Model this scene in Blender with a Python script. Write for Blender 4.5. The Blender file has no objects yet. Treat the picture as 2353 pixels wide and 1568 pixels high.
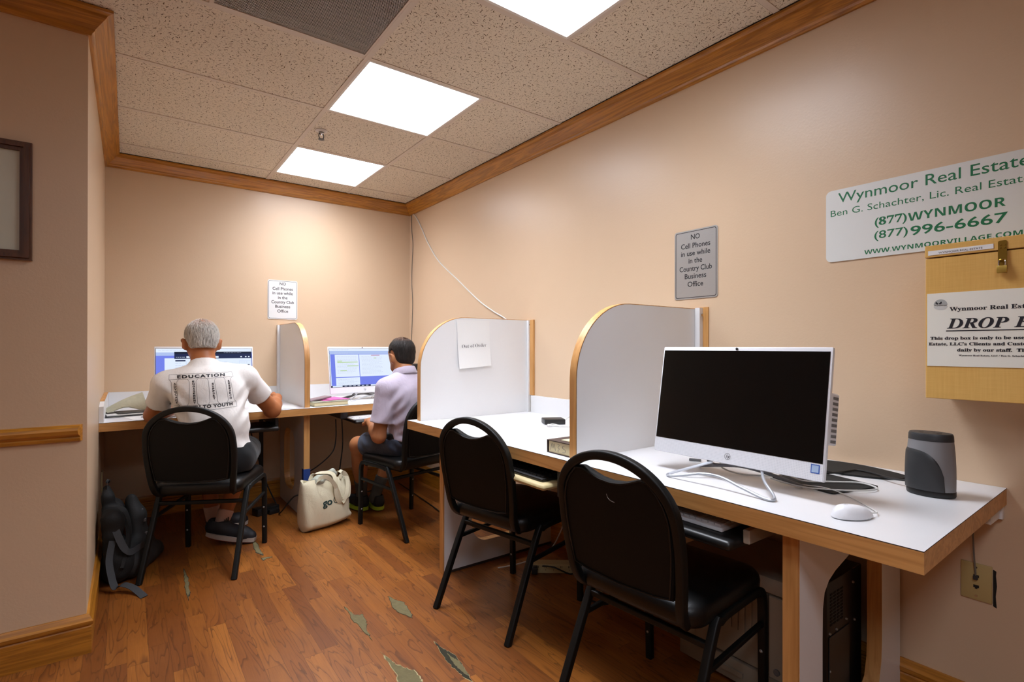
import bpy, bmesh, math, random
import numpy as np
from mathutils import Vector, Matrix, Euler
from mathutils.geometry import tessellate_polygon
from mathutils.bvhtree import BVHTree

S = bpy.context.scene
COL = S.collection
PI = math.pi
random.seed(7)

# ------------------------------------------------------------------ camera, world, lights, exposure
CAM_H = 1.1534
cam = bpy.data.cameras.new('camera')
cam.sensor_width = 36.0
cam.lens = 36.0 * 1196.0 / 2353.0
cam.shift_x = -(1174.75 - 1176.5) / 2353.0
cam.shift_y = (795.93 - 784.0) / 2353.0
cam.clip_start = 0.02
cam_o = bpy.data.objects.new('camera', cam)
COL.objects.link(cam_o)
_yaw, _pit, _rol = (math.radians(a) for a in (36.3625, 0.1153, 0.0767))
_f = Vector((math.sin(_yaw) * math.cos(_pit), math.cos(_yaw) * math.cos(_pit), math.sin(_pit)))
_r0 = Vector((math.cos(_yaw), -math.sin(_yaw), 0))
_u0 = _r0.cross(_f)
_r = _r0 * math.cos(_rol) + _u0 * math.sin(_rol)
_u = _r0 * -math.sin(_rol) + _u0 * math.cos(_rol)
cam_o.matrix_world = Matrix(((_r.x, _u.x, -_f.x, 0), (_r.y, _u.y, -_f.y, 0), (_r.z, _u.z, -_f.z, CAM_H), (0, 0, 0, 1)))
S.camera = cam_o

world = bpy.data.worlds.new('world')
S.world = world
world.use_nodes = True
world.node_tree.nodes['Background'].inputs[0].default_value = (0.5, 0.45, 0.4, 1)
world.node_tree.nodes['Background'].inputs[1].default_value = 0.05

PANEL_STRENGTH = 42.0            # emission of the ceiling light panels
S.view_settings.view_transform = 'Standard'
S.view_settings.look = 'None'
S.view_settings.exposure = 0.0
S.view_settings.gamma = 1.0
S.view_settings.use_curve_mapping = False

# ------------------------------------------------------------------ room dimensions (metres)
XR, YB, XL, YF, CZ, DZ = 2.037, 4.306, -0.124, 2.535, 2.417, 0.75


# ------------------------------------------------------------------ materials
def lin(c):
    if isinstance(c, str):
        c = [int(c[i:i + 2], 16) / 255 for i in (0, 2, 4)]
    return tuple(((x / 12.92) if x <= 0.04045 else ((x + 0.055) / 1.055) ** 2.4) for x in c)


class NT:
    """tiny helper around a material node tree"""
    def __init__(self, name):
        self.m = bpy.data.materials.new(name)
        self.m.use_nodes = True
        self.t = self.m.node_tree
        self.b = self.t.nodes['Principled BSDF']
        self.out = self.t.nodes['Material Output']

    def n(self, typ, **kw):
        nd = self.t.nodes.new(typ)
        for k, v in kw.items():
            if k.startswith('i_'):
                key = k[2:]
                key = int(key) if key.isdigit() else key.replace('_', ' ')
                self.set(nd, key, v)
            else:
                setattr(nd, k, v)
        return nd

    def set(self, nd, key, v):
        if isinstance(v, bpy.types.NodeSocket):
            self.t.links.new(v, nd.inputs[key])
        else:
            nd.inputs[key].default_value = v

    def math(self, op, a, b=0.0, c=None):
        nd = self.t.nodes.new('ShaderNodeMath')
        nd.operation = op
        self.set(nd, 0, a)
        self.set(nd, 1, b)
        if c is not None:
            self.set(nd, 2, c)
        return nd.outputs[0]

    def mix(self, fac, a, b, blend='MIX'):
        nd = self.t.nodes.new('ShaderNodeMix')
        nd.data_type = 'RGBA'
        nd.blend_type = blend
        for k, v in ((0, fac), (6, a), (7, b)):
            if isinstance(v, tuple) and len(v) == 3:
                v = v + (1,)
            self.set(nd, k, v)
        return nd.outputs[2]

    def ramp(self, fac, stops):
        nd = self.t.nodes.new('ShaderNodeValToRGB')
        el = nd.color_ramp.elements
        while len(el) < len(stops):
            el.new(0.5)
        for e, (p, c) in zip(el, stops):
            e.position = p
            e.color = c + (1,) if len(c) == 3 else c
        self.set(nd, 0, fac)
        return nd.outputs[0]

    def coord(self, which='Object', scale=(1, 1, 1), rot=(0, 0, 0)):
        tc = self.t.nodes.new('ShaderNodeTexCoord')
        mp = self.t.nodes.new('ShaderNodeMapping')
        mp.inputs['Scale'].default_value = scale
        mp.inputs['Rotation'].default_value = rot
        self.t.links.new(tc.outputs[which], mp.inputs[0])
        return mp.outputs[0]

    def noise(self, vec, scale, detail=2.0, rough=0.5, dist=0.0):
        nd = self.t.nodes.new('ShaderNodeTexNoise')
        self.set(nd, 'Vector', vec)
        nd.inputs['Scale'].default_value = scale
        nd.inputs['Detail'].default_value = detail
        nd.inputs['Roughness'].default_value = rough
        nd.inputs['Distortion'].default_value = dist
        return nd.outputs[0]

    def bump(self, h, strength, dist=0.01):
        nd = self.t.nodes.new('ShaderNodeBump')
        nd.inputs['Strength'].default_value = strength
        nd.inputs['Distance'].default_value = dist
        self.set(nd, 'Height', h)
        self.t.links.new(nd.outputs[0], self.b.inputs['Normal'])

    def pr(self, **kw):
        names = dict(color='Base Color', rough='Roughness', metal='Metallic', spec='Specular IOR Level',
                     emit='Emission Color', estr='Emission Strength', coat='Coat Weight', sheen='Sheen Weight',
                     sss='Subsurface Weight', alpha='Alpha')
        for k, v in kw.items():
            if isinstance(v, tuple) and len(v) == 3:
                v = v + (1,)
            self.set(self.b, names[k], v)
        return self.m


def plain(name, c, rough=0.5, metal=0.0, spec=0.5, bump=None, var=0.0, vscale=8.0, coat=0.0):
    t = NT(name)
    c = lin(c)
    t.pr(color=c, rough=rough, metal=metal, spec=spec, coat=coat)
    v = t.coord('Object')
    if var:
        n = t.noise(v, vscale, 3, 0.6)
        t.pr(color=t.mix(n, tuple(x * (1 - var) for x in c), tuple(min(1, x * (1 + var)) for x in c)))
    if bump:
        t.bump(t.noise(v, bump[0], 3, 0.6), bump[1], 0.005)
    return t.m


def glow(name, c, strength):
    t = NT(name)
    t.pr(color=(0, 0, 0), emit=lin(c), estr=strength, spec=0.2, rough=0.3)
    return t.m


def wood(name, c1, c2, axis=0, scale=14.0, rough=0.35, coat=0.2, stretch=0.06):
    t = NT(name)
    sc = [1, 1, 1]
    sc[axis] = stretch
    v = t.coord('Object', tuple(sc))
    n1 = t.noise(v, scale, 4, 0.6, 0.6)
    rings = t.math('FRACT', t.math('MULTIPLY', n1, 7.0))
    tri = t.math('ABSOLUTE', t.math('SUBTRACT', rings, 0.5))
    n2 = t.noise(v, scale * 7, 3, 0.6)
    f = t.math('ADD', t.math('MULTIPLY', tri, 0.9), t.math('MULTIPLY', n2, 0.6))
    f = t.math('ADD', f, t.math('MULTIPLY', t.noise(t.coord('Object', tuple(sc)), scale * .35, 2), .5))
    t.pr(color=t.ramp(f, [(0.35, lin(c2)), (0.95, lin(c1))]), rough=rough, coat=coat)
    t.bump(n2, 0.06, 0.002)
    return t.m


def mat_wall():
    t = NT('peach_paint')
    v = t.coord('Object')
    n = t.noise(v, 1.3, 4, 0.6)
    t.pr(color=t.mix(n, lin('d1b596'), lin('d6bb9d')), rough=0.34, spec=0.5)
    f = t.noise(v, 110, 3, 0.6)
    g = t.noise(v, 9, 3, 0.5)
    t.bump(t.math('ADD', f, t.math('MULTIPLY', g, 1.5)), 0.10, 0.004)
    return t.m


def mat_ceiling():
    t = NT('fissured_tile')
    v = t.coord('Object')
    wob = t.n('ShaderNodeTexNoise')
    t.set(wob, 'Vector', v)
    wob.inputs['Scale'].default_value = 70
    wv = t.n('ShaderNodeVectorMath', operation='SCALE')
    sub = t.n('ShaderNodeVectorMath', operation='SUBTRACT')
    t.set(sub, 0, wob.outputs['Color'])
    sub.inputs[1].default_value = (0.5, 0.5, 0.5)
    t.set(wv, 0, sub.outputs[0])
    wv.inputs['Scale'].default_value = 0.010
    add = t.n('ShaderNodeVectorMath', operation='ADD')
    t.set(add, 0, v)
    t.set(add, 1, wv.outputs[0])
    masks = []
    for scale, ln, wd in ((50.0, 0.34, 0.07), (110.0, 0.26, 0.12)):
        vo = t.n('ShaderNodeTexVoronoi')
        vo.voronoi_dimensions = '2D'
        t.set(vo, 'Vector', add.outputs[0])
        vo.inputs['Scale'].default_value = scale
        d = t.n('ShaderNodeVectorMath', operation='SUBTRACT')
        t.set(d, 0, add.outputs[0])
        t.set(d, 1, vo.outputs['Position'])
        sc = t.n('ShaderNodeVectorMath', operation='SCALE')
        t.set(sc, 0, d.outputs[0])
        sc.inputs['Scale'].default_value = scale
        sp = t.n('ShaderNodeSeparateColor')
        t.set(sp, 0, vo.outputs['Color'])
        ro = t.n('ShaderNodeVectorRotate')
        ro.rotation_type = 'Z_AXIS'
        t.set(ro, 'Vector', sc.outputs[0])
        t.set(ro, 'Angle', t.math('MULTIPLY', sp.outputs[0], 6.28))
        xy = t.n('ShaderNodeSeparateXYZ')
        t.set(xy, 0, ro.outputs[0])
        L = t.math('MULTIPLY', t.math('ADD', sp.outputs[1], 0.25), ln)
        W = t.math('MULTIPLY', t.math('ADD', sp.outputs[2], 0.3), wd)
        a = t.math('LESS_THAN', t.math('ABSOLUTE', xy.outputs[0]), L)
        b = t.math('LESS_THAN', t.math('ABSOLUTE', xy.outputs[1]), W)
        masks.append(t.math('MULTIPLY', a, b))
    m = t.math('MAXIMUM', masks[0], t.math('MULTIPLY', masks[1], 0.55))
    base = t.mix(t.noise(v, 3, 3), lin('d6cab5'), lin('dfd3bf'))
    t.pr(color=t.mix(m, base, lin('665640')), rough=0.95, spec=0.1)
    t.bump(t.math('SUBTRACT', t.noise(v, 160, 2), t.math('MULTIPLY', m, 2.0)), 0.25, 0.004)
    return t.m


def mat_floor():
    t = NT('laminate_planks')
    v = t.coord('Object')
    xy = t.n('ShaderNodeSeparateXYZ')
    t.set(xy, 0, v)
    X, Y = xy.outputs[0], xy.outputs[1]
    W, LEN = 0.066, 0.62
    row = t.math('FLOOR', t.math('DIVIDE', X, W))
    wn = t.n('ShaderNodeTexWhiteNoise', noise_dimensions='1D')
    t.set(wn, 'W', row)
    ys = t.math('ADD', t.math('DIVIDE', Y, LEN), t.math('MULTIPLY', wn.outputs['Value'], 7.3))
    col = t.math('FLOOR', ys)
    cid = t.n('ShaderNodeCombineXYZ')
    t.set(cid, 0, row)
    t.set(cid, 1, col)
    wp = t.n('ShaderNodeTexWhiteNoise', noise_dimensions='2D')
    t.set(wp, 'Vector', cid.outputs[0])
    pid = wp.outputs['Value']
    sp = t.n('ShaderNodeSeparateColor')
    t.set(sp, 0, wp.outputs['Color'])
    # grain coordinates, shifted for every strip
    cv = t.n('ShaderNodeCombineXYZ')
    t.set(cv, 0, t.math('MULTIPLY', X, 1.0))
    t.set(cv, 1, t.math('MULTIPLY', Y, 0.10))
    t.set(cv, 2, t.math('MULTIPLY', pid, 40.0))
    g1 = t.noise(cv.outputs[0], 13.0, 2.5, 0.5, 0.35)
    ring = t.math('FRACT', t.math('MULTIPLY', g1, 12.0))
    line = t.math('SMOOTH_MIN', t.math('MULTIPLY', ring, 4.5), 1.0, 0.3)
    cv2 = t.n('ShaderNodeCombineXYZ')
    t.set(cv2, 0, X)
    t.set(cv2, 1, t.math('MULTIPLY', Y, 0.035))
    t.set(cv2, 2, t.math('MULTIPLY', pid, 23.0))
    fine = t.noise(cv2.outputs[0], 260.0, 3, 0.6)
    blotch = t.noise(cv.outputs[0], 11.0, 5, 0.7, 0.6)
    c = t.mix(pid, lin('864c1b'), lin('a76729'))
    c = t.mix(t.math('MULTIPLY', t.math('GREATER_THAN', sp.outputs[1], .72), .6), c, lin('6b3a18'))
    dark = t.ramp(blotch, [(0.36, (0, 0, 0)), (0.62, (1, 1, 1))])
    c = t.mix(t.math('MULTIPLY', dark, 0.5), c, lin('6f3c17'))
    c = t.mix(t.math('MULTIPLY', t.math('SUBTRACT', 1.0, line), 0.75), c, lin('4a260c'))
    c = t.mix(t.math('MULTIPLY', t.math('SUBTRACT', fine, 0.38), 0.75), c, lin('5a2f10'))
    # joints
    fx = t.math('ABSOLUTE', t.math('SUBTRACT', t.math('FRACT', t.math('DIVIDE', X, W)), 0.5))
    fy = t.math('ABSOLUTE', t.math('SUBTRACT', t.math('FRACT', ys), 0.5))
    j = t.math('MAXIMUM', t.math('GREATER_THAN', fx, 0.492), t.math('GREATER_THAN', fy, 0.4988))
    c = t.mix(t.math('MULTIPLY', j, 0.7), c, lin('351a08'))
    t.pr(color=c, rough=t.math('ADD', 0.30, t.math('MULTIPLY', t.noise(v, 6, 3), 0.16)), spec=0.45)
    t.bump(t.math('SUBTRACT', t.math('MULTIPLY', fine, 0.3), t.math('MULTIPLY', j, 0.6)), 0.06, 0.002)
    return t.m


def mat_grille():
    t = NT('perforated_metal')
    v = t.coord('Object')
    xy = t.n('ShaderNodeSeparateXYZ')
    t.set(xy, 0, v)
    P = 0.0076
    row = t.math('FLOOR', t.math('DIVIDE', xy.outputs[1], P * .866))
    off = t.math('MULTIPLY', t.math('MODULO', row, 2.0), 0.5)
    fx = t.math('SUBTRACT', t.math('FRACT', t.math('ADD', t.math('DIVIDE', xy.outputs[0], P), off)), 0.5)
    fy = t.math('SUBTRACT', t.math('FRACT', t.math('DIVIDE', xy.outputs[1], P * .866)), 0.5)
    d = t.math('SQRT', t.math('ADD', t.math('MULTIPLY', fx, fx), t.math('MULTIPLY', t.math('MULTIPLY', fy, fy), .75)))
    hole = t.math('LESS_THAN', d, 0.36)
    t.pr(color=lin('a9a39a'), rough=0.5, metal=0.0, alpha=t.math('SUBTRACT', 1.0, hole))
    return t.m


def mat_fabric(name, c, rough=0.9, wscale=900, strength=0.25, fold=0.35):
    t = NT(name)
    c = lin(c)
    v = t.coord('Object')
    n = t.noise(v, 18, 4, 0.6)
    t.pr(color=t.mix(n, tuple(x * .93 for x in c), tuple(min(1, x * 1.04) for x in c)), rough=rough, spec=0.15, sheen=0.15)
    big = t.noise(t.coord('Object', (1, 1, .6)), 16, 3, 0.55, 1.2)
    t.bump(t.math('ADD', t.math('MULTIPLY', t.noise(v, wscale, 1), .08), t.math('MULTIPLY', big, fold)), strength, 0.03)
    return t.m


def mat_skin(name, c):
    t = NT(name)
    c = lin(c)
    v = t.coord('Object')
    n = t.noise(v, 30, 4, 0.6)
    t.pr(color=t.mix(n, tuple(x * .85 for x in c), tuple(min(1, x * 1.1) for x in c)), rough=0.5, spec=0.35, sss=0.05)
    t.bump(t.noise(v, 250, 2), 0.08, 0.002)
    return t.m


def mat_brushed(name, c):
    t = NT(name)
    v = t.coord('Object', (1, 1, 40))
    n = t.noise(v, 30, 3)
    t.pr(color=t.mix(n, tuple(x * .88 for x in lin(c)), lin(c)), rough=0.34, metal=0.6)
    return t.m


def mat_birch(name):
    """pale laminate with a fine criss-cross grain"""
    t = NT(name)
    a = t.noise(t.coord('Object', (1, 1, .04)), 260, 2)
    b = t.noise(t.coord('Object', (1, .05, 1)), 300, 2)
    big = t.noise(t.coord('Object', (1, 1, .25)), 10, 3, .6, .6)
    f = t.math('ADD', t.math('MULTIPLY', a, .5), t.math('ADD', t.math('MULTIPLY', b, .35), t.math('MULTIPLY', big, .5)))
    t.pr(color=t.ramp(f, [(0.30, lin('d2a052')), (1.0, lin('e4ba6c'))]), rough=0.38)
    return t.m


def mat_chin(name):
    """white plastic with a fine speaker perforation"""
    t = NT(name)
    v = t.coord('Object')
    xy = t.n('ShaderNodeSeparateXYZ')
    t.set(xy, 0, v)
    P = 0.0042
    fx = t.math('SUBTRACT', t.math('FRACT', t.math('DIVIDE', xy.outputs[0], P)), .5)
    fz = t.math('SUBTRACT', t.math('FRACT', t.math('DIVIDE', xy.outputs[2], P)), .5)
    d = t.math('SQRT', t.math('ADD', t.math('MULTIPLY', fx, fx), t.math('MULTIPLY', fz, fz)))
    m = t.math('LESS_THAN', d, .26)
    t.pr(color=t.mix(m, lin('e9eaee'), lin('d2d4d9')), rough=.35)
    return t.m


M = {}
M['wall'] = mat_wall()
M['ceiling'] = mat_ceiling()
M['floor'] = mat_floor()
M['grille'] = mat_grille()
M['tbar'] = plain('painted_tbar', 'cdbfae', 0.5)
M['dark_gap'] = plain('dark_gap', '1c1712', 0.9)
M['oak_x'] = wood('oak_trim_x', 'bb7c26', '87520f', 0, 16)
M['oak_y'] = wood('oak_trim_y', 'bb7c26', '87520f', 1, 16)
M['edge_x'] = wood('maple_edge_x', 'd09a5c', 'b07a3e', 0, 10, 0.45, 0.05)
M['edge_y'] = wood('maple_edge_y', 'd09a5c', 'b07a3e', 1, 10, 0.45, 0.05)
M['edge_z'] = wood('maple_edge_z', 'cf9a5c', 'b27d42', 2, 10, 0.45, 0.05)
M['lam'] = plain('white_laminate', 'dfdfe1', 0.32, bump=(60, 0.02))
M['lam_wall'] = plain('white_laminate_upright', 'e2e2e2', 0.35, bump=(60, 0.02))
M['seam'] = plain('dark_laminate_seam', '3c2f28', 0.7)
def mat_panel():
    """prismatic troffer lens: throws most of its light downwards"""
    t = NT('lit_diffuser')
    g = t.n('ShaderNodeNewGeometry')
    dt = t.n('ShaderNodeVectorMath', operation='DOT_PRODUCT')
    t.set(dt, 0, g.outputs['Incoming'])
    t.set(dt, 1, g.outputs['Normal'])
    c = t.math('POWER', t.math('ABSOLUTE', dt.outputs['Value']), 2.4)
    t.pr(color=(0, 0, 0), emit=lin('eff4ff'), estr=t.math('MULTIPLY', t.math('ADD', t.math('MULTIPLY', c, .82), .18), PANEL_STRENGTH))
    return t.m


M['panel'] = mat_panel()
M['white_paint'] = plain('white_paint', 'd8d4cc', 0.5)
M['vinyl'] = plain('black_vinyl', '080808', 0.40, spec=0.38, bump=(160, 0.12))
M['black_metal'] = plain('black_powder_coat', '0b0c0b', 0.5, spec=0.3, bump=(400, 0.1))
M['back_shell'] = plain('black_back_vinyl', '0b0a08', 0.6, spec=0.2, bump=(220, 0.1))
M['rivet'] = plain('grey_rivet', '9a9a98', 0.4, 0.3)
M['wht_plastic'] = plain('white_plastic', 'e8e9ed', 0.35)
M['chin'] = mat_chin('speaker_chin')
M['screen_off'] = plain('black_glass', '0b0a09', 0.22, spec=0.35)
M['sticker'] = plain('pale_blue_print', 'a9c0dd', .4)
M['silver'] = plain('silver_paint', 'b9bcc2', 0.3, 0.6)
M['grey'] = plain('grey_plastic', '6f7073', 0.45)
M['dgrey'] = plain('dark_grey_plastic', '2f3133', 0.42)
M['black'] = plain('black_plastic', '141414', 0.4)
M['rubber'] = plain('black_rubber', '171716', 0.85, bump=(700, 0.3))
M['cable_w'] = plain('white_cable', 'd9d9d6', 0.45)
M['cable_g'] = plain('grey_cable', '6d675f', 0.5)
M['cable_b'] = plain('black_cable', '151515', 0.5)
M['paper'] = plain('white_paper', 'e6e6e4', 0.8, bump=(30, 0.05))
M['paper_c'] = plain('cream_paper', 'e8e6da', 0.7, bump=(12, 0.08))
M['ink'] = plain('black_ink', '17151c', 0.7)
M['green_ink'] = plain('green_vinyl', '0d6b40', 0.5)
M['sign_white'] = plain('sign_white', 'd9dad6', 0.38)
M['sign_silver'] = mat_brushed('brushed_aluminium', 'bdbdbb')
M['sign_pale'] = plain('pale_sign_face', 'e4e5e4', 0.3, 0.1)
M['birch'] = mat_birch('birch_laminate')
M['brass'] = plain('aged_brass', 'a08235', 0.35, 0.85, var=.15, vscale=60)
M['brass_l'] = plain('padlock_brass', 'b99b48', 0.4, 0.6)
M['chrome'] = plain('chrome', 'c8c8cc', 0.18, 1.0)
M['ivory'] = plain('ivory_plate', 'b9a36c', 0.4)
M['beige_pl'] = plain('beige_plastic', 'c2b183', 0.5)
M['putty'] = plain('putty_plastic', 'a39a8c', 0.5)
M['putty_d'] = plain('putty_plastic_dark', '857b6d', 0.5)
M['canvas'] = mat_fabric('cream_canvas', 'd6cdb0', 0.9, 600, 0.35, 0.5)
M['tshirt'] = mat_fabric('white_cotton', 'e3dfdb', 0.9, 900, 0.40, .5)
M['polo'] = mat_fabric('lilac_pique', 'b9afbf', 0.9, 900, 0.40, .5)
M['shorts_b'] = mat_fabric('black_shorts', '1b1c1d', 0.85)
M['shorts_n'] = mat_fabric('navy_shorts', '3a4150', 0.85, 900, .45, .6)
M['belt'] = plain('black_belt', '0e0e0e', 0.6)
M['skin1'] = mat_skin('tanned_skin', 'a5653c')
M['skin2'] = mat_skin('warm_skin', 'a86f48')
M['sock_w'] = plain('pale_sock', 'c9a79c', 0.95, bump=(300, 0.2))
M['sock_g'] = plain('grey_sock', '4a4b47', 0.95, bump=(300, 0.2))
M['shoe_b'] = plain('navy_shoe', '14151c', 0.6)
M['sole_w'] = plain('pale_sole', 'a79a90', 0.7)
M['red'] = plain('red_rubber', '8d2f26', 0.6)
M['lime'] = plain('lime_shoe_trim', 'a5c02a', 0.6)
M['nylon'] = plain('black_nylon', '0b0b0b', 0.75, bump=(300, 0.25))
M['nylon_g'] = plain('charcoal_nylon', '1c1c1c', 0.75, bump=(300, 0.25))
M['webbing'] = plain('grey_webbing', '3a3c3f', 0.8, bump=(500, 0.3))
M['tape'] = plain('blue_tape', '1f3f86', 0.6)
M['frame_w'] = wood('walnut_frame', '5b3417', '2e1708', 2, 20, 0.35)
M['pic_mat'] = plain('pale_print', 'd0d4c4', 0.25)
M['magenta'] = plain('magenta_folder', 'c2569a', 0.6)
M['newsprint'] = plain('newsprint', 'b5b39c', 0.85, var=.18, vscale=45)
M['book_dark'] = plain('dark_cover', '3b2c28', 0.5)
M['cream_pg'] = plain('page_block', 'd8cba2', 0.8)
M['plaster'] = plain('bare_subfloor', '6a6040', 0.95, var=.25, vscale=40, bump=(60, .4))
M['plaster_d'] = plain('torn_edge', '2c2818', 0.95)
M['plaster_l'] = plain('torn_edge_pale', 'a89c72', 0.95)


def hair_mat(name, c1, c2, scalp=None):
    t = NT(name)
    v = t.coord('Object', (1, 1, .22))
    n = t.noise(v, 120, 4, .65, .8)
    c = t.ramp(n, [(0.35, lin(c1)), (0.65, lin(c2))])
    if scalp:                                    # thin hair at the crown lets the scalp colour through
        xyz = t.n('ShaderNodeSeparateXYZ')
        t.set(xyz, 0, t.coord('Object'))
        k = t.n('ShaderNodeMapRange', i_1=scalp[0], i_2=scalp[1])
        t.set(k, 0, xyz.outputs[2])
        f = t.math('MULTIPLY', k.outputs[0], t.math('MULTIPLY', t.noise(t.coord('Object'), 55, 3), 1.3))
        c = t.mix(f, c, lin(scalp[2]))
    t.pr(color=c, rough=.55, spec=.3)
    t.bump(n, .7, .012)
    return t.m


M['hair_grey'] = hair_mat('grey_hair', '7d7871', 'd6d2cb', (1.262, 1.30, 'b98464'))
M['hair_strand'] = plain('silver_strands', 'd2cdc5', .5)
M['hair_black'] = hair_mat('black_hair', '120f0d', '2c2521', (1.188, 1.212, '6e4a33'))
M['hair_black_s'] = plain('black_strands', '1d1815', .5)


# ------------------------------------------------------------------ mesh building
class MB:
    def __init__(self):
        self.v, self.f, self.mi, self.sm = [], [], [], []

    def add(self, vs, fs, mi=0, smooth=False):
        o = len(self.v)
        self.v += [tuple(p) for p in vs]
        self.f += [tuple(i + o for i in f) for f in fs]
        self.mi += [mi] * len(fs)
        self.sm += [smooth] * len(fs)
        return self

    def box(self, lo, hi, mi=0, bev=0.0, seg=2):
        if bev > 0:
            bm = bmesh.new()
            bmesh.ops.create_cube(bm, size=1.0)
            for vv in bm.verts:
                vv.co = Vector([(lo[i] + hi[i]) / 2 + vv.co[i] * (hi[i] - lo[i]) for i in range(3)])
            bmesh.ops.bevel(bm, geom=list(bm.edges), offset=bev, segments=seg, profile=0.5, affect='EDGES')
            return self.bm(bm, mi, True)
        x0, y0, z0 = lo
        x1, y1, z1 = hi
        vs = [(x0, y0, z0), (x1, y0, z0), (x1, y1, z0), (x0, y1, z0), (x0, y0, z1), (x1, y0, z1), (x1, y1, z1), (x0, y1, z1)]
        return self.add(vs, [(0, 3, 2, 1), (4, 5, 6, 7), (0, 1, 5, 4), (1, 2, 6, 5), (2, 3, 7, 6), (3, 0, 4, 7)], mi)

    def bm(self, bm, mi=0, smooth=False):
        bm.verts.index_update()
        self.add([v.co[:] for v in bm.verts], [[v.index for v in f.verts] for f in bm.faces], mi, smooth)
        bm.free()
        return self

    def tube(self, pts, r, n=10, mi=0, sub=0, prof=None, closed=False, up=None, caps=True):
        """sweep a circle (or the profile [(a,b)..]) along a path; sub>0 first smooths the path (Catmull-Rom)"""
        P = [Vector(p) for p in pts]
        rr = list(r) if isinstance(r, (list, tuple)) else [r] * len(P)
        if sub:
            Q, R2 = [], []
            N = len(P)
            for i in range(N if closed else N - 1):
                a, b, c, d = [P[(i + k) % N] if closed else P[min(max(i + k, 0), N - 1)] for k in (-1, 0, 1, 2)]
                for s in range(sub):
                    t = s / sub
                    Q.append(0.5 * ((2 * b) + (c - a) * t + (2 * a - 5 * b + 4 * c - d) * t * t + (3 * b - a - 3 * c + d) * t ** 3))
                    R2.append(rr[i] * (1 - t) + rr[(i + 1) % N] * t)
            if not closed:
                Q.append(P[-1])
                R2.append(rr[-1])
            P, rr = Q, R2
        if prof is None:
            prof = [(math.cos(2 * PI * k / n), math.sin(2 * PI * k / n)) for k in range(n)]
        n = len(prof)
        vs, fs = [], []
        nrm = None
        N = len(P)
        for i in range(N):
            if closed:
                tg = (P[(i + 1) % N] - P[i - 1]).normalized()
            else:
                tg = (P[min(i + 1, N - 1)] - P[max(i - 1, 0)]).normalized()
            if up is not None:
                nrm = Vector(up) - tg * tg.dot(Vector(up))
                nrm.normalize()
            elif nrm is None:
                h = Vector((0, 0, 1)) if abs(tg.z) < .9 else Vector((1, 0, 0))
                nrm = (h - tg * tg.dot(h)).normalized()
            else:
                nrm = (nrm - tg * tg.dot(nrm)).normalized()
            bi = tg.cross(nrm)
            for a, b in prof:
                vs.append(P[i] + (nrm * a + bi * b) * rr[i])
        for i in range(N if closed else N - 1):
            j = (i + 1) % N
            for k in range(n):
                l = (k + 1) % n
                fs.append((i * n + k, i * n + l, j * n + l, j * n + k))
        self.add(vs, fs, mi, True)
        if caps and not closed:
            self.add(vs[:n], [tuple(range(n))[::-1]], mi)
            self.add(vs[-n:], [tuple(range(n))], mi)
        return self

    def lathe(self, prof, c=(0, 0, 0), n=32, mi=0, ax='z', sx=1.0, sy=1.0):
        vs, fs = [], []
        for r, z in prof:
            for k in range(n):
                a = 2 * PI * k / n
                p = (r * math.cos(a) * sx, r * math.sin(a) * sy, z)
                if ax == 'x':
                    p = (p[2], p[0], p[1])
                if ax == 'y':
                    p = (p[0], p[2], p[1])
                vs.append((c[0] + p[0], c[1] + p[1], c[2] + p[2]))
        m = len(prof)
        for i in range(m - 1):
            for k in range(n):
                l = (k + 1) % n
                fs.append((i * n + k, i * n + l, (i + 1) * n + l, (i + 1) * n + k))
        self.add(vs, fs, mi, True)
        self.add(vs[:n], [tuple(range(n))[::-1]], mi)
        self.add(vs[-n:], [tuple(range(n))], mi)
        return self

    def prism(self, outer, d0, d1, fn, holes=(), mi=0, mi_side=None, smooth_side=False):
        """extrude a 2-D outline (with holes) between depths d0 and d1; fn(u, v, d) gives the 3-D point"""
        loops = [list(outer)] + [list(h) for h in holes]
        flat = [p for l in loops for p in l]
        tris = tessellate_polygon([[Vector((p[0], p[1], 0)) for p in l] for l in loops])
        n = len(flat)
        a = [fn(p[0], p[1], d0) for p in flat]
        b = [fn(p[0], p[1], d1) for p in flat]
        self.add(a + b, [t for t in tris] + [tuple(i + n for i in t[::-1]) for t in tris], mi)
        ms = mi if mi_side is None else mi_side
        o = 0
        for l in loops:
            m = len(l)
            la, lb = a[o:o + m], b[o:o + m]
            self.add(la + lb, [(k, (k + 1) % m, m + (k + 1) % m, m + k) for k in range(m)], ms, smooth_side)
            o += m
        return self

    def flat(self, outer, fn, holes=(), mi=0):
        """one-sided printed shape; fn(u, v) gives the 3-D point"""
        loops = [list(outer)] + [list(h) for h in holes]
        tris = tessellate_polygon([[Vector((p[0], p[1], 0)) for p in l] for l in loops])
        return self.add([fn(p[0], p[1]) for l in loops for p in l], [tuple(t) for t in tris], mi)

    def strip(self, path, t, d0, d1, fn, mi=0):
        """solid band of thickness t on the outer (left-hand normal) side of a 2-D path"""
        n = len(path)
        out = []
        for i in range(n):
            a = Vector(path[max(i - 1, 0)])
            b = Vector(path[min(i + 1, n - 1)])
            d = (b - a).normalized()
            out.append((path[i][0] - d.y * t, path[i][1] + d.x * t))
        vs, fs = [], []
        for i in range(n):
            for (p, dd) in ((path[i], d0), (path[i], d1), (out[i], d1), (out[i], d0)):
                vs.append(fn(p[0], p[1], dd))
        for i in range(n - 1):
            for k in range(4):
                l = (k + 1) % 4
                fs.append((4 * i + k, 4 * i + l, 4 * i + 4 + l, 4 * i + 4 + k))
        fs += [(0, 3, 2, 1), (4 * n - 4, 4 * n - 3, 4 * n - 2, 4 * n - 1)]
        return self.add(vs, fs, mi, True)

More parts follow.
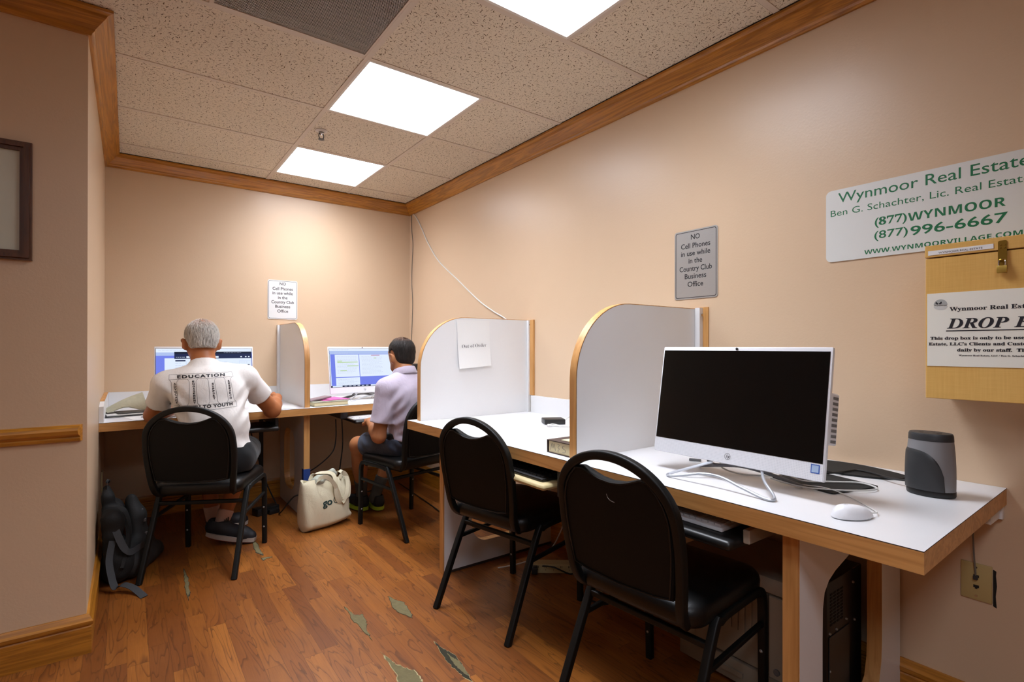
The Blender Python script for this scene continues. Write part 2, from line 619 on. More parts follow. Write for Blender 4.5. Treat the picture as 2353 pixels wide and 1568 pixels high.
    def xf(self, mtx):
        self.v = [tuple(mtx @ Vector(p)) for p in self.v]
        return self

    def off(self, d):
        self.v = [(p[0] - d[0], p[1] - d[1], p[2] - d[2]) for p in self.v]
        return self

    def mesh(self, name, mats, sharp=35):
        me = bpy.data.meshes.new(name)
        me.from_pydata(self.v, [], self.f)
        for m in (mats if isinstance(mats, (list, tuple)) else [mats]):
            me.materials.append(m)
        me.polygons.foreach_set('material_index', self.mi)
        me.polygons.foreach_set('use_smooth', self.sm)
        me.update()
        bm = bmesh.new()
        bm.from_mesh(me)
        bmesh.ops.recalc_face_normals(bm, faces=bm.faces)
        bm.to_mesh(me)
        bm.free()
        if any(self.sm):
            me.set_sharp_from_angle(angle=math.radians(sharp))
        return me


def obj(name, me, parent=None, loc=None, rot=None):
    o = bpy.data.objects.new(name, me)
    COL.objects.link(o)
    if parent is not None:
        o.parent = parent
    if loc is not None:
        o.location = loc
    if rot is not None:
        o.rotation_euler = rot
    return o


def tag(o, label=None, cat=None, group=None, kind=None):
    for k, v in (('label', label), ('category', cat), ('group', group), ('kind', kind)):
        if v:
            o[k] = v
    return o


def thing(name, label, cat, loc=(0, 0, 0), rz=0.0, group=None):
    o = obj(name, None, None, loc, (0, 0, rz))
    o.empty_display_size = 0.1
    return tag(o, label, cat, group)


def part(name, mb, mats, parent, label=None, sharp=35):
    """mesh given in the local frame of the parent chain's root"""
    o = obj(name, mb.mesh(name, mats, sharp), parent)
    if label:
        o['label'] = label
    return o


def struct(name, mb, mats, label, sharp=35):
    o = obj(name, mb.mesh(name, mats, sharp))
    return tag(o, label, name.split('_')[0], None, 'structure')


def rrect(x0, y0, x1, y1, r, n=6):
    rs = r if isinstance(r, (list, tuple)) else [r] * 4
    out = []
    for (cx, cy, a0, rr) in ((x1 - rs[0], y0 + rs[0], -90, rs[0]), (x1 - rs[1], y1 - rs[1], 0, rs[1]),
                             (x0 + rs[2], y1 - rs[2], 90, rs[2]), (x0 + rs[3], y0 + rs[3], 180, rs[3])):
        for k in range(n + 1):
            a = math.radians(a0 + 90 * k / n)
            out.append((cx + rr * math.cos(a), cy + rr * math.sin(a)))
    return out


FX = lambda x: (lambda u, v, d: (x + d, u, v))       # outline in the y/z plane, thickness along x
FY = lambda y: (lambda u, v, d: (u, y + d, v))       # outline in the x/z plane, thickness along y
FZ = lambda z: (lambda u, v, d: (u, v, z + d))       # outline in the x/y plane, thickness along z


# ------------------------------------------------------------------ lettering
def alpha(s, style):
    """style: '' plain sans, 'sb' bold serif, 'sbi' bold italic serif, 'b' bold sans"""
    base = {'sb': (0x1D400, 0x1D41A, 0x1D7CE), 'sbi': (0x1D468, 0x1D482, 0x1D7CE), 'b': (0x1D5D4, 0x1D5EE, 0x1D7EC)}.get(style)
    if not base:
        return s
    o = ''
    for ch in s:
        if 'A' <= ch <= 'Z':
            o += chr(base[0] + ord(ch) - 65)
        elif 'a' <= ch <= 'z':
            o += chr(base[1] + ord(ch) - 97)
        elif '0' <= ch <= '9':
            o += chr(base[2] + ord(ch) - 48)
        else:
            o += ch
    return o


def text2d(s, width=None, height=None, style='', bold=0.0, shear=0.0, align='CENTER', spacing=1.0, cap=None):
    """triangulated lettering in the x/y plane -> (verts, faces). width: fit to that width; cap: capital height."""
    cu = bpy.data.curves.new('lettering', 'FONT')
    cu.body = alpha(s, style)
    cu.size = 1.0
    cu.offset = bold
    cu.shear = shear
    cu.space_character = spacing
    cu.resolution_u = 3
    cu.align_x = 'LEFT'
    o = bpy.data.objects.new('lettering', cu)
    COL.objects.link(o)
    dg = bpy.context.evaluated_depsgraph_get()
    me = bpy.data.meshes.new_from_object(o.evaluated_get(dg))
    V = [tuple(v.co) for v in me.vertices]
    F = [tuple(p.vertices) for p in me.polygons]
    bpy.data.objects.remove(o)
    bpy.data.curves.remove(cu)
    bpy.data.meshes.remove(me)
    if not V:
        return [], []
    x0 = min(p[0] for p in V)
    x1 = max(p[0] for p in V)
    sy = (cap / 0.73) if cap else None
    sx = (width / (x1 - x0)) if width else (sy or 1.0)
    if sy is None:
        sy = sx
    ox = {'LEFT': x0, 'CENTER': (x0 + x1) / 2, 'RIGHT': x1}[align]
    return [((p[0] - ox) * sx, p[1] * sy) for p in V], F


def letters(mb, s, at, fn, **kw):
    mi = kw.pop('mi', 0)
    V, F = text2d(s, **kw)
    mb.add([fn(at[0] + p[0], at[1] + p[1]) for p in V], F, mi)
    return mb


# ------------------------------------------------------------------ implicit surfaces for people, bags
class Field:
    def __init__(self, lo, hi, h=0.006):
        self.lo, self.h = np.array(lo, float), h
        self.n = np.ceil((np.array(hi) - self.lo) / h).astype(int) + 1
        self.V = np.full(self.n, 1.0, np.float32)

    def _sl(self, lo, hi):
        a = np.clip(np.floor((np.array(lo) - self.lo) / self.h).astype(int), 0, self.n)
        b = np.clip(np.ceil((np.array(hi) - self.lo) / self.h).astype(int) + 1, 0, self.n)
        sl = tuple(slice(a[i], b[i]) for i in range(3))
        ax = [self.lo[i] + self.h * np.arange(a[i], b[i]) for i in range(3)]
        return sl, np.meshgrid(*ax, indexing='ij')

    def _mix(self, sl, d, k, op):
        v = self.V[sl]
        if op == 'sub':
            d = -d
            hh = np.clip(0.5 - 0.5 * (v - d) / k, 0, 1)
            self.V[sl] = v * (1 - hh) + d * hh + k * hh * (1 - hh)
        else:
            hh = np.clip(0.5 + 0.5 * (v - d) / k, 0, 1)
            self.V[sl] = v * (1 - hh) + d * hh - k * hh * (1 - hh)

    def cone(self, a, b, ra, rb, k=0.02, op='add'):
        a, b = np.array(a, float), np.array(b, float)
        m = max(ra, rb) + k * 1.5 + 0.03
        sl, (X, Y, Z) = self._sl(np.minimum(a, b) - m, np.maximum(a, b) + m)
        ab = b - a
        t = np.clip(((X - a[0]) * ab[0] + (Y - a[1]) * ab[1] + (Z - a[2]) * ab[2]) / max(ab @ ab, 1e-9), 0, 1)
        d = np.sqrt((X - a[0] - t * ab[0]) ** 2 + (Y - a[1] - t * ab[1]) ** 2 + (Z - a[2] - t * ab[2]) ** 2) - (ra + (rb - ra) * t)
        self._mix(sl, d, k, op)
        return self

    def chain(self, pts, rs, k=0.02):
        for i in range(len(pts) - 1):
            self.cone(pts[i], pts[i + 1], rs[i], rs[i + 1], k)
        return self

    def ell(self, c, r, k=0.02, rot=None, op='add'):
        c, r = np.array(c, float), np.array(r, float)
        m = r.max() + k * 1.5 + 0.03
        sl, (X, Y, Z) = self._sl(c - m, c + m)
        P = np.stack([X - c[0], Y - c[1], Z - c[2]], -1)
        if rot is not None:
            P = P @ np.array(rot)
        k0 = np.linalg.norm(P / r, axis=-1)
        k1 = np.linalg.norm(P / r ** 2, axis=-1) + 1e-9
        self._mix(sl, k0 * (k0 - 1) / k1, k, op)
        return self

    def cut(self, p, n, k=0.004, lo=None, hi=None):
        """remove everything on the side the normal points to (inside lo..hi)"""
        n = np.array(n, float)
        n /= np.linalg.norm(n)
        big = np.array([9, 9, 9.])
        sl, (X, Y, Z) = self._sl(-big if lo is None else lo, big if hi is None else hi)
        d = (X - p[0]) * n[0] + (Y - p[1]) * n[1] + (Z - p[2]) * n[2]
        v = self.V[sl]
        hh = np.clip(0.5 - 0.5 * (v - d) / k, 0, 1)
        self.V[sl] = v * (1 - hh) + d * hh + k * hh * (1 - hh)
        return self

    def warp(self, fn):
        _, (X, Y, Z) = self._sl(self.lo, self.lo + self.h * self.n)
        self.V = self.V + fn(X, Y, Z).astype(np.float32)
        return self

    def surface(self):
        V = self.V
        nx, ny, nz = V.shape
        ins = V < 0
        c = [ins[i:nx - 1 + i, j:ny - 1 + j, k:nz - 1 + k] for i in (0, 1) for j in (0, 1) for k in (0, 1)]
        s = sum(x.astype(np.int8) for x in c)
        act = (s > 0) & (s < 8)
        I, J, K = np.nonzero(act)
        acc = np.zeros((len(I), 3))
        cnt = np.zeros(len(I))
        corners = [(i, j, k) for i in (0, 1) for j in (0, 1) for k in (0, 1)]
        for a in corners:
            for ax in range(3):
                if a[ax] == 0:
                    b = list(a)
                    b[ax] = 1
                    va = V[I + a[0], J + a[1], K + a[2]]
                    vb = V[I + b[0], J + b[1], K + b[2]]
                    m = (va < 0) != (vb < 0)
                    t = np.where(m, va / np.where(va == vb, 1, va - vb), 0)
                    p = np.repeat(np.array([a], float), len(I), 0)
                    p[:, ax] += t
                    acc[m] += p[m]
                    cnt[m] += 1
        P = (acc / cnt[:, None] + np.stack([I, J, K], 1)) * self.h + self.lo
        idx = -np.ones(act.shape, np.int64)
        idx[I, J, K] = np.arange(len(I))
        quads = []
        for ax in range(3):
            o = [(1, 2), (2, 0), (0, 1)][ax]
            sa = [slice(1, -1)] * 3
            sa[ax] = slice(0, -1)
            sb = list(sa)
            sb[ax] = slice(1, None)
            A, B = ins[tuple(sa)], ins[tuple(sb)]
            G = np.argwhere(A != B)
            flip = A[tuple(G.T)]
            base = G.copy()
            for q in range(3):
                if q != ax:
                    base[:, q] += 1
            def cell(d1, d2):
                t = base.copy()
                t[:, o[0]] -= d1
                t[:, o[1]] -= d2
                return idx[t[:, 0], t[:, 1], t[:, 2]]
            q = np.stack([cell(1, 1), cell(0, 1), cell(0, 0), cell(1, 0)], 1)
            q[~flip] = q[~flip][:, ::-1]
            quads.append(q)
        Q = np.concatenate(quads)
        return P, Q


def implicit(name, field, mats, parent, root=(0, 0, 0), smooth=2, label=None):
    P, Q = field.surface()
    for _ in range(smooth):           # light Laplacian smoothing
        acc = np.zeros_like(P)
        cnt = np.zeros(len(P))
        for a in range(4):
            i, j = Q[:, a], Q[:, (a + 1) % 4]
            np.add.at(acc, i, P[j])
            np.add.at(acc, j, P[i])
            np.add.at(cnt, i, 1)
            np.add.at(cnt, j, 1)
        P = P * .45 + .55 * acc / np.maximum(cnt, 1)[:, None]
    me = bpy.data.meshes.new(name)
    me.from_pydata((P - np.array(root)).tolist(), [], Q.tolist())
    for m in (mats if isinstance(mats, (list, tuple)) else [mats]):
        me.materials.append(m)
    me.polygons.foreach_set('use_smooth', [True] * len(me.polygons))
    me.update()
    o = obj(name, me, parent)
    if label:
        o['label'] = label
    return o, P, Q


def cable(name, pts, r, mat, label, cat='cable', sub=6, parent=None, group=None):
    mb = MB().tube(pts, r, 8, sub=sub)
    if parent is not None:
        return part(name, mb, mat, parent)
    return tag(obj(name, mb.mesh(name, mat)), label, cat, group)


# ------------------------------------------------------------------ the room
RX0, RY0 = -3.0, -3.0
struct('floor', MB().box((RX0, RY0, -0.06), (XR + .1, YB + .1, 0.0)), M['floor'], 'worn orange-brown laminate strip floor')
flo = bpy.data.objects['floor']

# holes worn through the laminate (grey-green filler and torn edges), thin sheets lying on the floor
PATCHES = [
    [(0.967, 1.811), (0.976, 1.742), (0.986, 1.681), (0.976, 1.615), (0.957, 1.524), (0.946, 1.596), (0.945, 1.645), (0.950, 1.698)],
    [(0.776, 2.290), (0.789, 2.195), (0.816, 2.180), (0.809, 2.120), (0.788, 2.073), (0.775, 1.981), (0.772, 2.103), (0.766, 2.160)],
    [(0.970, 2.268), (0.988, 2.203), (1.003, 2.184), (0.994, 2.096), (0.977, 2.040), (0.954, 2.101), (0.947, 2.153)],
    [(0.772, 1.870), (0.781, 1.792), (0.798, 1.740), (0.823, 1.690), (0.822, 1.640), (0.806, 1.560), (0.757, 1.585), (0.751, 1.674), (0.766, 1.717)],
    [(0.602, 3.457), (0.612, 3.301), (0.604, 3.151), (0.584, 3.199), (0.588, 3.30)],
    [(0.590, 3.093), (0.636, 3.083), (0.634, 3.074), (0.606, 3.07), (0.593, 3.055)],
    [(0.235, 3.16), (0.243, 3.02), (0.237, 2.90), (0.225, 2.80), (0.226, 3.02)],
]
for k, pl in enumerate(PATCHES):
    c = Vector((sum(p[0] for p in pl) / len(pl), sum(p[1] for p in pl) / len(pl)))
    pts = []
    for i in range(len(pl)):
        a, b = Vector(pl[i]), Vector(pl[(i + 1) % len(pl)])
        for s in range(6):
            p = a.lerp(b, s / 6)
            pts.append(p + Vector((random.uniform(-.0035, .0035), random.uniform(-.006, .006))) * (1 if s else 0))
    big = [((p - c) * (1.10 if k < 4 else 1.2) + c) for p in pts]
    mid = [((p - c) * (1.05) + c) for p in pts]
    m = MB().prism([tuple(p) for p in big], 0.0, 0.0006, FZ(0.0001), mi=1 if k in (0, 3) else 2)
    m.prism([tuple(p) for p in mid], 0.0, 0.0010, FZ(0.0001), mi=2 if k in (0,) else 1 if k == 3 else 0)
    m.prism([tuple(p) for p in pts], 0.0, 0.0014, FZ(0.0001), mi=0 if k else 2)
    if k == 0:
        m.prism([tuple((p - c) * .6 + c + Vector((.004, -.03))) for p in pts], 0.0, 0.0017, FZ(0.0001), mi=0)
    part('worn_patch', m, [M['plaster'], M['plaster_l'], M['plaster_d']], flo, 'torn bare patch worn through the laminate')

LIGHTS = [(0.846, 0.982, 1.443, 1.579), (0.846, 2.208, 1.443, 2.805), (0.846, 3.427, 1.443, 4.024), (-1.592, -0.847, -0.995, -0.25), (-0.373, -0.847, 0.224, -0.25)]  # last two are unseen, added to brighten the front wall and near desk end
VENT = (0.236, 1.598, 0.833, 2.195)
rect = lambda r: [(r[0], r[1]), (r[2], r[1]), (r[2], r[3]), (r[0], r[3])]
struct('ceiling', MB().prism([(RX0, RY0), (XR + .1, RY0), (XR + .1, YB + .1), (RX0, YB + .1)], 0, 0.05, FZ(CZ),
                             holes=[rect(r) for r in LIGHTS] + [rect(VENT)]), M['ceiling'], 'suspended ceiling of beige fissured tiles')
struct('wall_back', MB().box((XL - .1, YB, 0), (XR + .1, YB + .1, CZ + .3)), M['wall'], 'peach painted back wall')
struct('wall_right', MB().box((XR, RY0, 0), (XR + .1, YB, CZ + .3)), M['wall'], 'peach painted wall along the desk')
struct('wall_left', MB().box((XL - .1, YF + .1, 0), (XL, YB, CZ + .3)), M['wall'], 'narrow peach wall beside the backpack')
struct('wall_front', MB().box((RX0, YF, 0), (XL, YF + .1, CZ + .3)), M['wall'], 'peach wall with chair rail and framed picture')
struct('wall_rear', MB().box((RX0, RY0 - .1, 0), (XR + .1, RY0, CZ + .3)), M['wall'], 'peach wall behind the viewer')
struct('wall_far', MB().box((RX0 - .1, RY0, 0), (RX0, YF + .1, CZ + .3)), M['wall'], 'peach wall at the far side of the room')


def moulding(name, prof, A, B, nrm, ma, mb_, mat, label, lo=None):
    """profile [(depth, z)] swept from A to B (x, y); nrm = direction into the room; ma/mb: mitre at the ends"""
    A, B, nrm = Vector(A), Vector(B), Vector(nrm)
    d = (B - A).normalized()
    vs = []
    n = len(prof)
    for P, m, s in ((A, ma, 1), (B, mb_, -1)):
        for dep, z in prof:
            q = P + nrm * dep + d * (dep * m * s)
            vs.append((q.x, q.y, z))
    fs = [(k, (k + 1) % n, n + (k + 1) % n, n + k) for k in range(n)] + [tuple(range(n))[::-1], tuple(range(n, 2 * n))]
    return struct(name, MB().add(vs, fs), mat, label)


CROWN = [(0, CZ - .087), (.010, CZ - .087), (.013, CZ - .078), (.020, CZ - .072), (.022, CZ - .066), (.040, CZ - .046),
         (.056, CZ - .028), (.060, CZ - .020), (.070, CZ - .016), (.078, CZ - .014), (.078, CZ - .004), (0, CZ - .004)]
BASE = [(0, 0), (.016, 0), (.016, .098), (.013, .102), (.020, .110), (.021, .122), (.015, .130), (.008, .145), (0, .145)]
RAIL = [(0, .802), (.012, .802), (.014, .812), (.011, .817), (.022, .828), (.026, .842), (.022, .852), (.012, .862), (0, .862)]
moulding('trim_1', CROWN, (XR, RY0), (XR, YB), (-1, 0), 0, 1, M['oak_y'], 'oak crown moulding along the desk wall')
moulding('trim_2', CROWN, (XR, YB), (XL, YB), (0, -1), 1, 1, M['oak_x'], 'oak crown moulding along the back wall')
moulding('trim_3', CROWN, (XL, YB), (XL, YF), (1, 0), 1, -1, M['oak_y'], 'short oak crown moulding on the narrow wall')
moulding('trim_4', CROWN, (XL, YF), (RX0, YF), (0, -1), -1, 0, M['oak_x'], 'oak crown moulding above the framed picture')
moulding('baseboard_right', BASE, (XR, RY0), (XR, YB), (-1, 0), 0, 1, M['oak_y'], 'oak baseboard under the long desk')
moulding('baseboard_back', BASE, (XR, YB), (XL, YB), (0, -1), 1, 1, M['oak_x'], 'oak baseboard under the back desk')
moulding('baseboard_left', BASE, (XL, YB), (XL, YF), (1, 0), 1, -1, M['oak_y'], 'oak baseboard beside the backpack')
moulding('baseboard_front', BASE, (XL, YF), (RX0, YF), (0, -1), -1, 0, M['oak_x'], 'oak baseboard below the chair rail')
moulding('trim_5', RAIL, (XL - .013, YF), (RX0, YF), (0, -1), .5, 0, M['oak_x'], 'oak chair rail on the wall with the picture')
# seam where two lengths of the crown meet, as a hairline
tb = MB()
GX = [0.8396, 1.4492]
GY = [2.8114 + .6096 * k for k in range(-9, 3)]
Z0, Z1 = CZ - .0035, CZ + .001
for x in (GX[0], GX[0] - 1.2192, GX[0] - 2.4384):
    tb.box((x - .012, RY0, Z0), (x + .012, (YB if x > XL else YF) - .078, Z1))
for a, b in ((-1, .36), (.982, 1.579), (2.208, YB - .078)):
    tb.box((GX[1] - .012, a, Z0), (GX[1] + .012, b, Z1))
for y in GY:
    x0 = XL + .078 if y > YF - .08 else RX0
    tb.box((x0, y - .012, Z0 + .0004), (XR - .078, y + .012, Z1))
gaps = MB()
for y in GY:
    x0 = XL + .078 if y > YF - .08 else RX0
    gaps.box((x0, y + .012, CZ - .0006), (XR - .078, y + .0145, CZ + .001))
struct('trim_6', tb, M['tbar'], 'painted metal grid between the ceiling tiles')
part('tile_gap', gaps, M['dark_gap'], bpy.data.objects['trim_6'])
for a, b in (((XL + .066, YB - .079, CZ - .005), (XR - .066, YB - .066, CZ - .0005)), ((XR - .079, RY0, CZ - .005), (XR - .066, YB - .08, CZ - .0005))):
    part('tile_gap', MB().box(a, b), M['dark_gap'], bpy.data.objects['trim_6'])

for (x0, y0, x1, y1), lab in zip(LIGHTS, ('square lit ceiling panel nearest the top edge, cut by the frame',
                                          'large square lit ceiling panel beside the perforated vent',
                                          'small square lit ceiling panel nearest the back wall',
                                          'added square fill light panel further into the room, unseen, brightening the wall with the framed picture',
                                          'added square fill light panel above and behind the viewer, unseen, brightening the near desk end')):
    cx, cy = (x0 + x1) / 2, (y0 + y1) / 2
    t = thing('ceiling_light', lab, 'ceiling light', (cx, cy, CZ), 0, 'lit panels in the ceiling')
    w = (x1 - x0) / 2
    fr = MB().prism(rrect(-w, -w, w, w, .001, 1), -.004, .03, FZ(0), holes=[rrect(-w + .012, -w + .012, w - .012, w - .012, .001, 1)])
    part('frame', fr, M['white_paint'], t)
    part('diffuser', MB().box((-w + .012, -w + .012, .002), (w - .012, w - .012, .008)), M['panel'], t)

t = thing('ceiling_vent', 'perforated grey return air grille in the ceiling', 'vent', ((VENT[0] + VENT[2]) / 2, (VENT[1] + VENT[3]) / 2, CZ))
w = .2985
part('frame', MB().prism(rrect(-w, -w, w, w, .001, 1), -.003, .012, FZ(0), holes=[rrect(-w + .014, -w + .014, w - .014, w - .014, .001, 1)]), M['tbar'], t)
part('perforated_plate', MB().box((-w + .014, -w + .014, .0), (w - .014, w - .014, .001)), M['grille'], t)
dk = MB()
dk.add([(-w, -w, .012), (w, -w, .012), (w, w, .012), (-w, w, .012), (-w, -w, .25), (w, -w, .25), (w, w, .25), (-w, w, .25)],
       [(4, 5, 6, 7), (0, 1, 5, 4), (1, 2, 6, 5), (2, 3, 7, 6), (3, 0, 4, 7)])
part('plenum', dk, M['dark_gap'], t)
part('duct', MB().box((.045, -.20, .05), (.165, -.10, .24), 0, .01, 2), M['grey'], t)

t = thing('sprinkler', 'small metal fire sprinkler hanging between two light panels', 'sprinkler', (0.905, 3.10, CZ))
part('escutcheon', MB().lathe([(.034, -.001), (.034, -.004), (.028, -.008), (.016, -.012), (.013, -.001)], n=28), M['white_paint'], t)
part('body', MB().lathe([(.011, -.002), (.011, -.02), (.007, -.024), (.006, -.03)], n=16), M['chrome'], t)
sp = MB()
for s in (-1, 1):
    sp.tube([(s * .010, 0, -.018), (s * .014, 0, -.032), (s * .010, 0, -.046), (0, 0, -.052)], .0028, 6, sub=4)
part('yoke', sp, M['dgrey'], t)
part('deflector', MB().lathe([(.003, -.050), (.017, -.052), (.017, -.054), (.003, -.055)], n=20), M['dgrey'], t)


# ------------------------------------------------------------------ desks
def band(outline, t):
    return outline


def worktop(t, poly, edge_ids, mat_edge):
    """laminate top on a wood-edged slab; poly in world coords (root at origin)"""
    part('top', MB().prism(poly, -.0022, 0, FZ(DZ), mi=0, mi_side=1), [M['lam'], M['seam']], t)
    part('edge_band', MB().prism([(p[0], p[1]) for p in poly], -.047, -.0022, FZ(DZ)), mat_edge, t)


d1 = thing('desk', 'white laminate desk with wood edge along the back wall, two men sitting at it', 'desk')
worktop(d1, [(XL + .001, 3.492), (XR - .001, 3.612), (XR - .001, YB - .001), (XL + .001, YB - .001)], None, M['edge_x'])
part('backsplash', MB().box((XL + .022, YB - .018, DZ), (0.934, YB - .001, DZ + .104)).box((0.972, YB - .018, DZ), (XR - .001, YB - .001, DZ + .104)), M['lam_wall'], d1)
ss = MB().prism([(3.50, DZ), (YB - .001, DZ), (YB - .001, DZ + .104), (3.62, DZ + .104), (3.50, DZ + .085)], 0, .02, FX(XL + .001))
part('side_splash', ss, M['lam_wall'], d1)
part('splash_edge', MB().prism([(3.62, DZ + .104), (YB - .02, DZ + .104), (YB - .02, DZ + .1065), (3.62, DZ + .1065)], 0, .02, FX(XL + .001)), M['edge_y'], d1)
lp = thing('leg', '', '')
bpy.data.objects.remove(lp)
LEGHOLE = rrect(3.86, .13, 4.16, .56, .10, 8)
lg = part('leg_panel', MB().prism([(3.624, .001), (YB - .02, .001), (YB - .02, DZ - .047), (3.624, DZ - .047)], 0, .040, FX(.946), holes=[LEGHOLE], mi=0, mi_side=1),
          [M['lam_wall'], M['edge_z']], d1)
part('edge_strip', MB().box((.9475, 3.619, .001), (.9845, 3.624, DZ - .047)), M['edge_z'], lg)
part('tape_wrap', MB().box((.9445, 3.617, .02), (.9875, 3.66, .335)), M['tape'], lg, 'blue tape wrapped around the foot of the panel')


def tray(t, lo, hi, bracket=None, mat='black', bmat='dgrey'):
    o = part('keyboard_tray', MB().box(lo, hi, 0, .012, 3), M[mat], t)
    if bracket:
        for b in bracket:
            part('slide_bracket', MB().box(b[0], b[1], 0, .002, 1), M[bmat], o)
    return o


tray(d1, (.22, 3.52, .622), (.775, 3.83, .650), [((.21, 3.60, .640), (.235, 4.0, .703)), ((.765, 3.60, .640), (.785, 4.0, .703))])
tray(d1, (1.245, 3.47, .628), (1.76, 3.80, .652), [((1.185, 3.60, .655), (1.235, 4.0, .703)), ((1.765, 3.60, .64), (1.785, 4.0, .703))])

d2 = thing('desk', 'long white laminate desk with wood edge along the wall with the signs', 'desk')
worktop(d2, [(1.268, .345), (XR - .001, .361), (XR - .001, 2.655), (1.243, 2.655)], None, M['edge_y'])
part('backsplash', MB().box((XR - .018, 1.44, DZ), (XR - .001, 2.535, DZ + .104)), M['lam_wall'], d2)
part('wall_cleat', MB().box((XR - .12, .372, DZ - .085), (XR - .022, .40, DZ - .047)).box((XR - .022, .366, DZ - .088), (XR - .001, .41, DZ - .003)), M['lam_wall'], d2)
H_FAR = rrect(1.46, .12, 1.86, .50, [.10, .10, .16, .10], 8)
lg = part('leg_panel', MB().prism([(1.295, .001), (XR - .03, .001), (XR - .03, DZ - .047), (1.295, DZ - .047)], 0, .04, FY(2.33), holes=[H_FAR], mi=0, mi_side=1),
          [M['lam_wall'], M['edge_z']], d2)
part('edge_strip', MB().box((1.289, 2.3315, .001), (1.295, 2.3685, DZ - .047)), M['edge_z'], lg)
part('foot_strip', MB().box((1.297, 2.326, .0005), (XR - .03, 2.33, .012)), M['seam'], lg)
H_NEAR = [(1.865, .600), (1.76, .600), (1.671, .585), (1.600, .567), (1.540, .552), (1.500, .535), (1.474, .510), (1.464, .47), (1.462, .39), (1.462, .28)] + \
         [(1.464, .19), (1.475, .145), (1.505, .11), (1.56, .09)] + [(1.74, .085), (1.80, .10), (1.845, .135), (1.862, .19), (1.867, .25)]
lg = part('leg_panel', MB().prism([(1.336, .001), (XR - .017, .001), (XR - .017, DZ - .047), (1.336, DZ - .047)], 0, .04, FY(.613), holes=[H_NEAR], mi=0, mi_side=1, smooth_side=True),
          [M['lam_wall'], M['edge_z']], d2)
part('edge_strip', MB().box((1.330, .6145, .001), (1.336, .6515, DZ - .047)), M['edge_z'], lg)
tray(d2, (1.243, .742, .625), (1.53, 1.30, .652), [((1.300, .722, .640), (1.62, .740, .676)), ((1.31, 1.30, .640), (1.60, 1.32, .703))], 'black', 'putty')
part('slide_rail', MB().box((1.36, .704, .672), (1.62, .724, .703)), M['putty'], d2)
tray(d2, (1.215, 1.455, .627), (1.50, 2.02, .650), [((1.28, 1.42, .60), (1.52, 1.452, .703)), ((1.30, 2.022, .640), (1.52, 2.04, .703))], 'beige_pl')


def divider(label, y=None, x=None, lo=0, hi=0, face_white=True, z1=1.322):
    """carrel divider: white panel, wood band along the front and the rounded top corner"""
    r, n = .285, 14
    L = hi - lo
    prof = [(0, DZ + .0005)] + [(r - r * math.cos(a), z1 - r + r * math.sin(a)) for a in [PI / 2 * k / n for k in range(n + 1)]] + [(L - .001, z1)]
    t = thing('divider_panel', label, 'desk divider', ((x, lo, DZ) if x is not None else (hi, y, DZ)), 0, 'white carrel dividers on the desks')
    T = .036
    if x is not None:                                  # stands across the back desk, front edge at lo
        fn = lambda u, v, d: (d, u, v - DZ)
    else:                                              # stands across the long desk, front edge at lo
        fn = lambda u, v, d: (lo + u - hi, d, v - DZ)
    out = prof + [(L - .001, DZ + .0005)]
    part('panel', MB().prism(out, 0, T, fn, mi=0, mi_side=1), [M['lam_wall'], M['seam']], t)
    part('edge_band', MB().strip(prof, .003, .0015, T - .0015, fn), M['edge_z'], t, None, 50)
    return t, fn, L


A, fn, L = divider('white divider panel on the back desk between the two men', x=.941, lo=3.585, hi=YB)
part('wall_strip', MB().box((-.018, L - .03, 0), (-.001, L - .001, .572)), M['lam_wall'], A)
B, fn, L = divider('white divider panel with a paper taped to it', y=2.575, lo=1.284, hi=XR)
part('wall_strip', MB().box((-.022, -.02, 0), (-.002, -.001, .572)), M['lam_wall'], B)
part('wood_strip', MB().box((-.013, -.055, .106), (-.001, -.021, .575)), M['edge_z'], B)
part('screw', MB().lathe([(.005, 0), (.005, -.002)], (-.013, -.021, .545), 10, ax='y'), M['chrome'], B)
C_, fn, L = divider('white divider panel standing just left of the switched-off computer', y=1.3645, lo=1.297, hi=XR)
part('wall_strip', MB().box((-.030, -.024, 0), (-.006, -.001, .577)), M['lam_wall'], C_)
part('wood_strip', MB().box((-.006, -.05, .0), (-.001, -.001, .58)), M['edge_z'], C_)
part('screw', MB().lathe([(.006, 0), (.006, -.003)], (-.018, -.025, .545), 10, ax='y'), M['chrome'], C_)

# paper taped to the divider
pp = thing('paper_sheet', 'white printed sheet reading Out of Order taped to the divider', 'paper', (1.62, 2.573, 1.03))
PV, PF = [], []
for j in range(9):
    for i in range(5):
        u, v = i / 4, j / 8
        PV.append((-.112 + .222 * u + .010 * (1 - v) * 1.0, -.0012 - .016 * (1 - v) ** 3 * (1 - .4 * u) , .280 * v + .014 * u * (1 - v)))
for j in range(8):
    for i in range(4):
        PF.append((j * 5 + i, j * 5 + i + 1, j * 5 + i + 6, j * 5 + i + 5))
sh = MB().add(PV, PF, 0, True)
part('sheet', sh, M['paper'], pp)
part('lettering', letters(MB(), 'Out of Order', (0.003, .122), lambda u, v: (u, -.0062, v + .055 * u), width=.168, style='sb', bold=-.022), M['ink'], pp)


# ------------------------------------------------------------------ chairs
def rsq(n=4, r=.45):
    return [(p[0], p[1]) for p in rrect(-1, -1, 1, 1, r, n)]


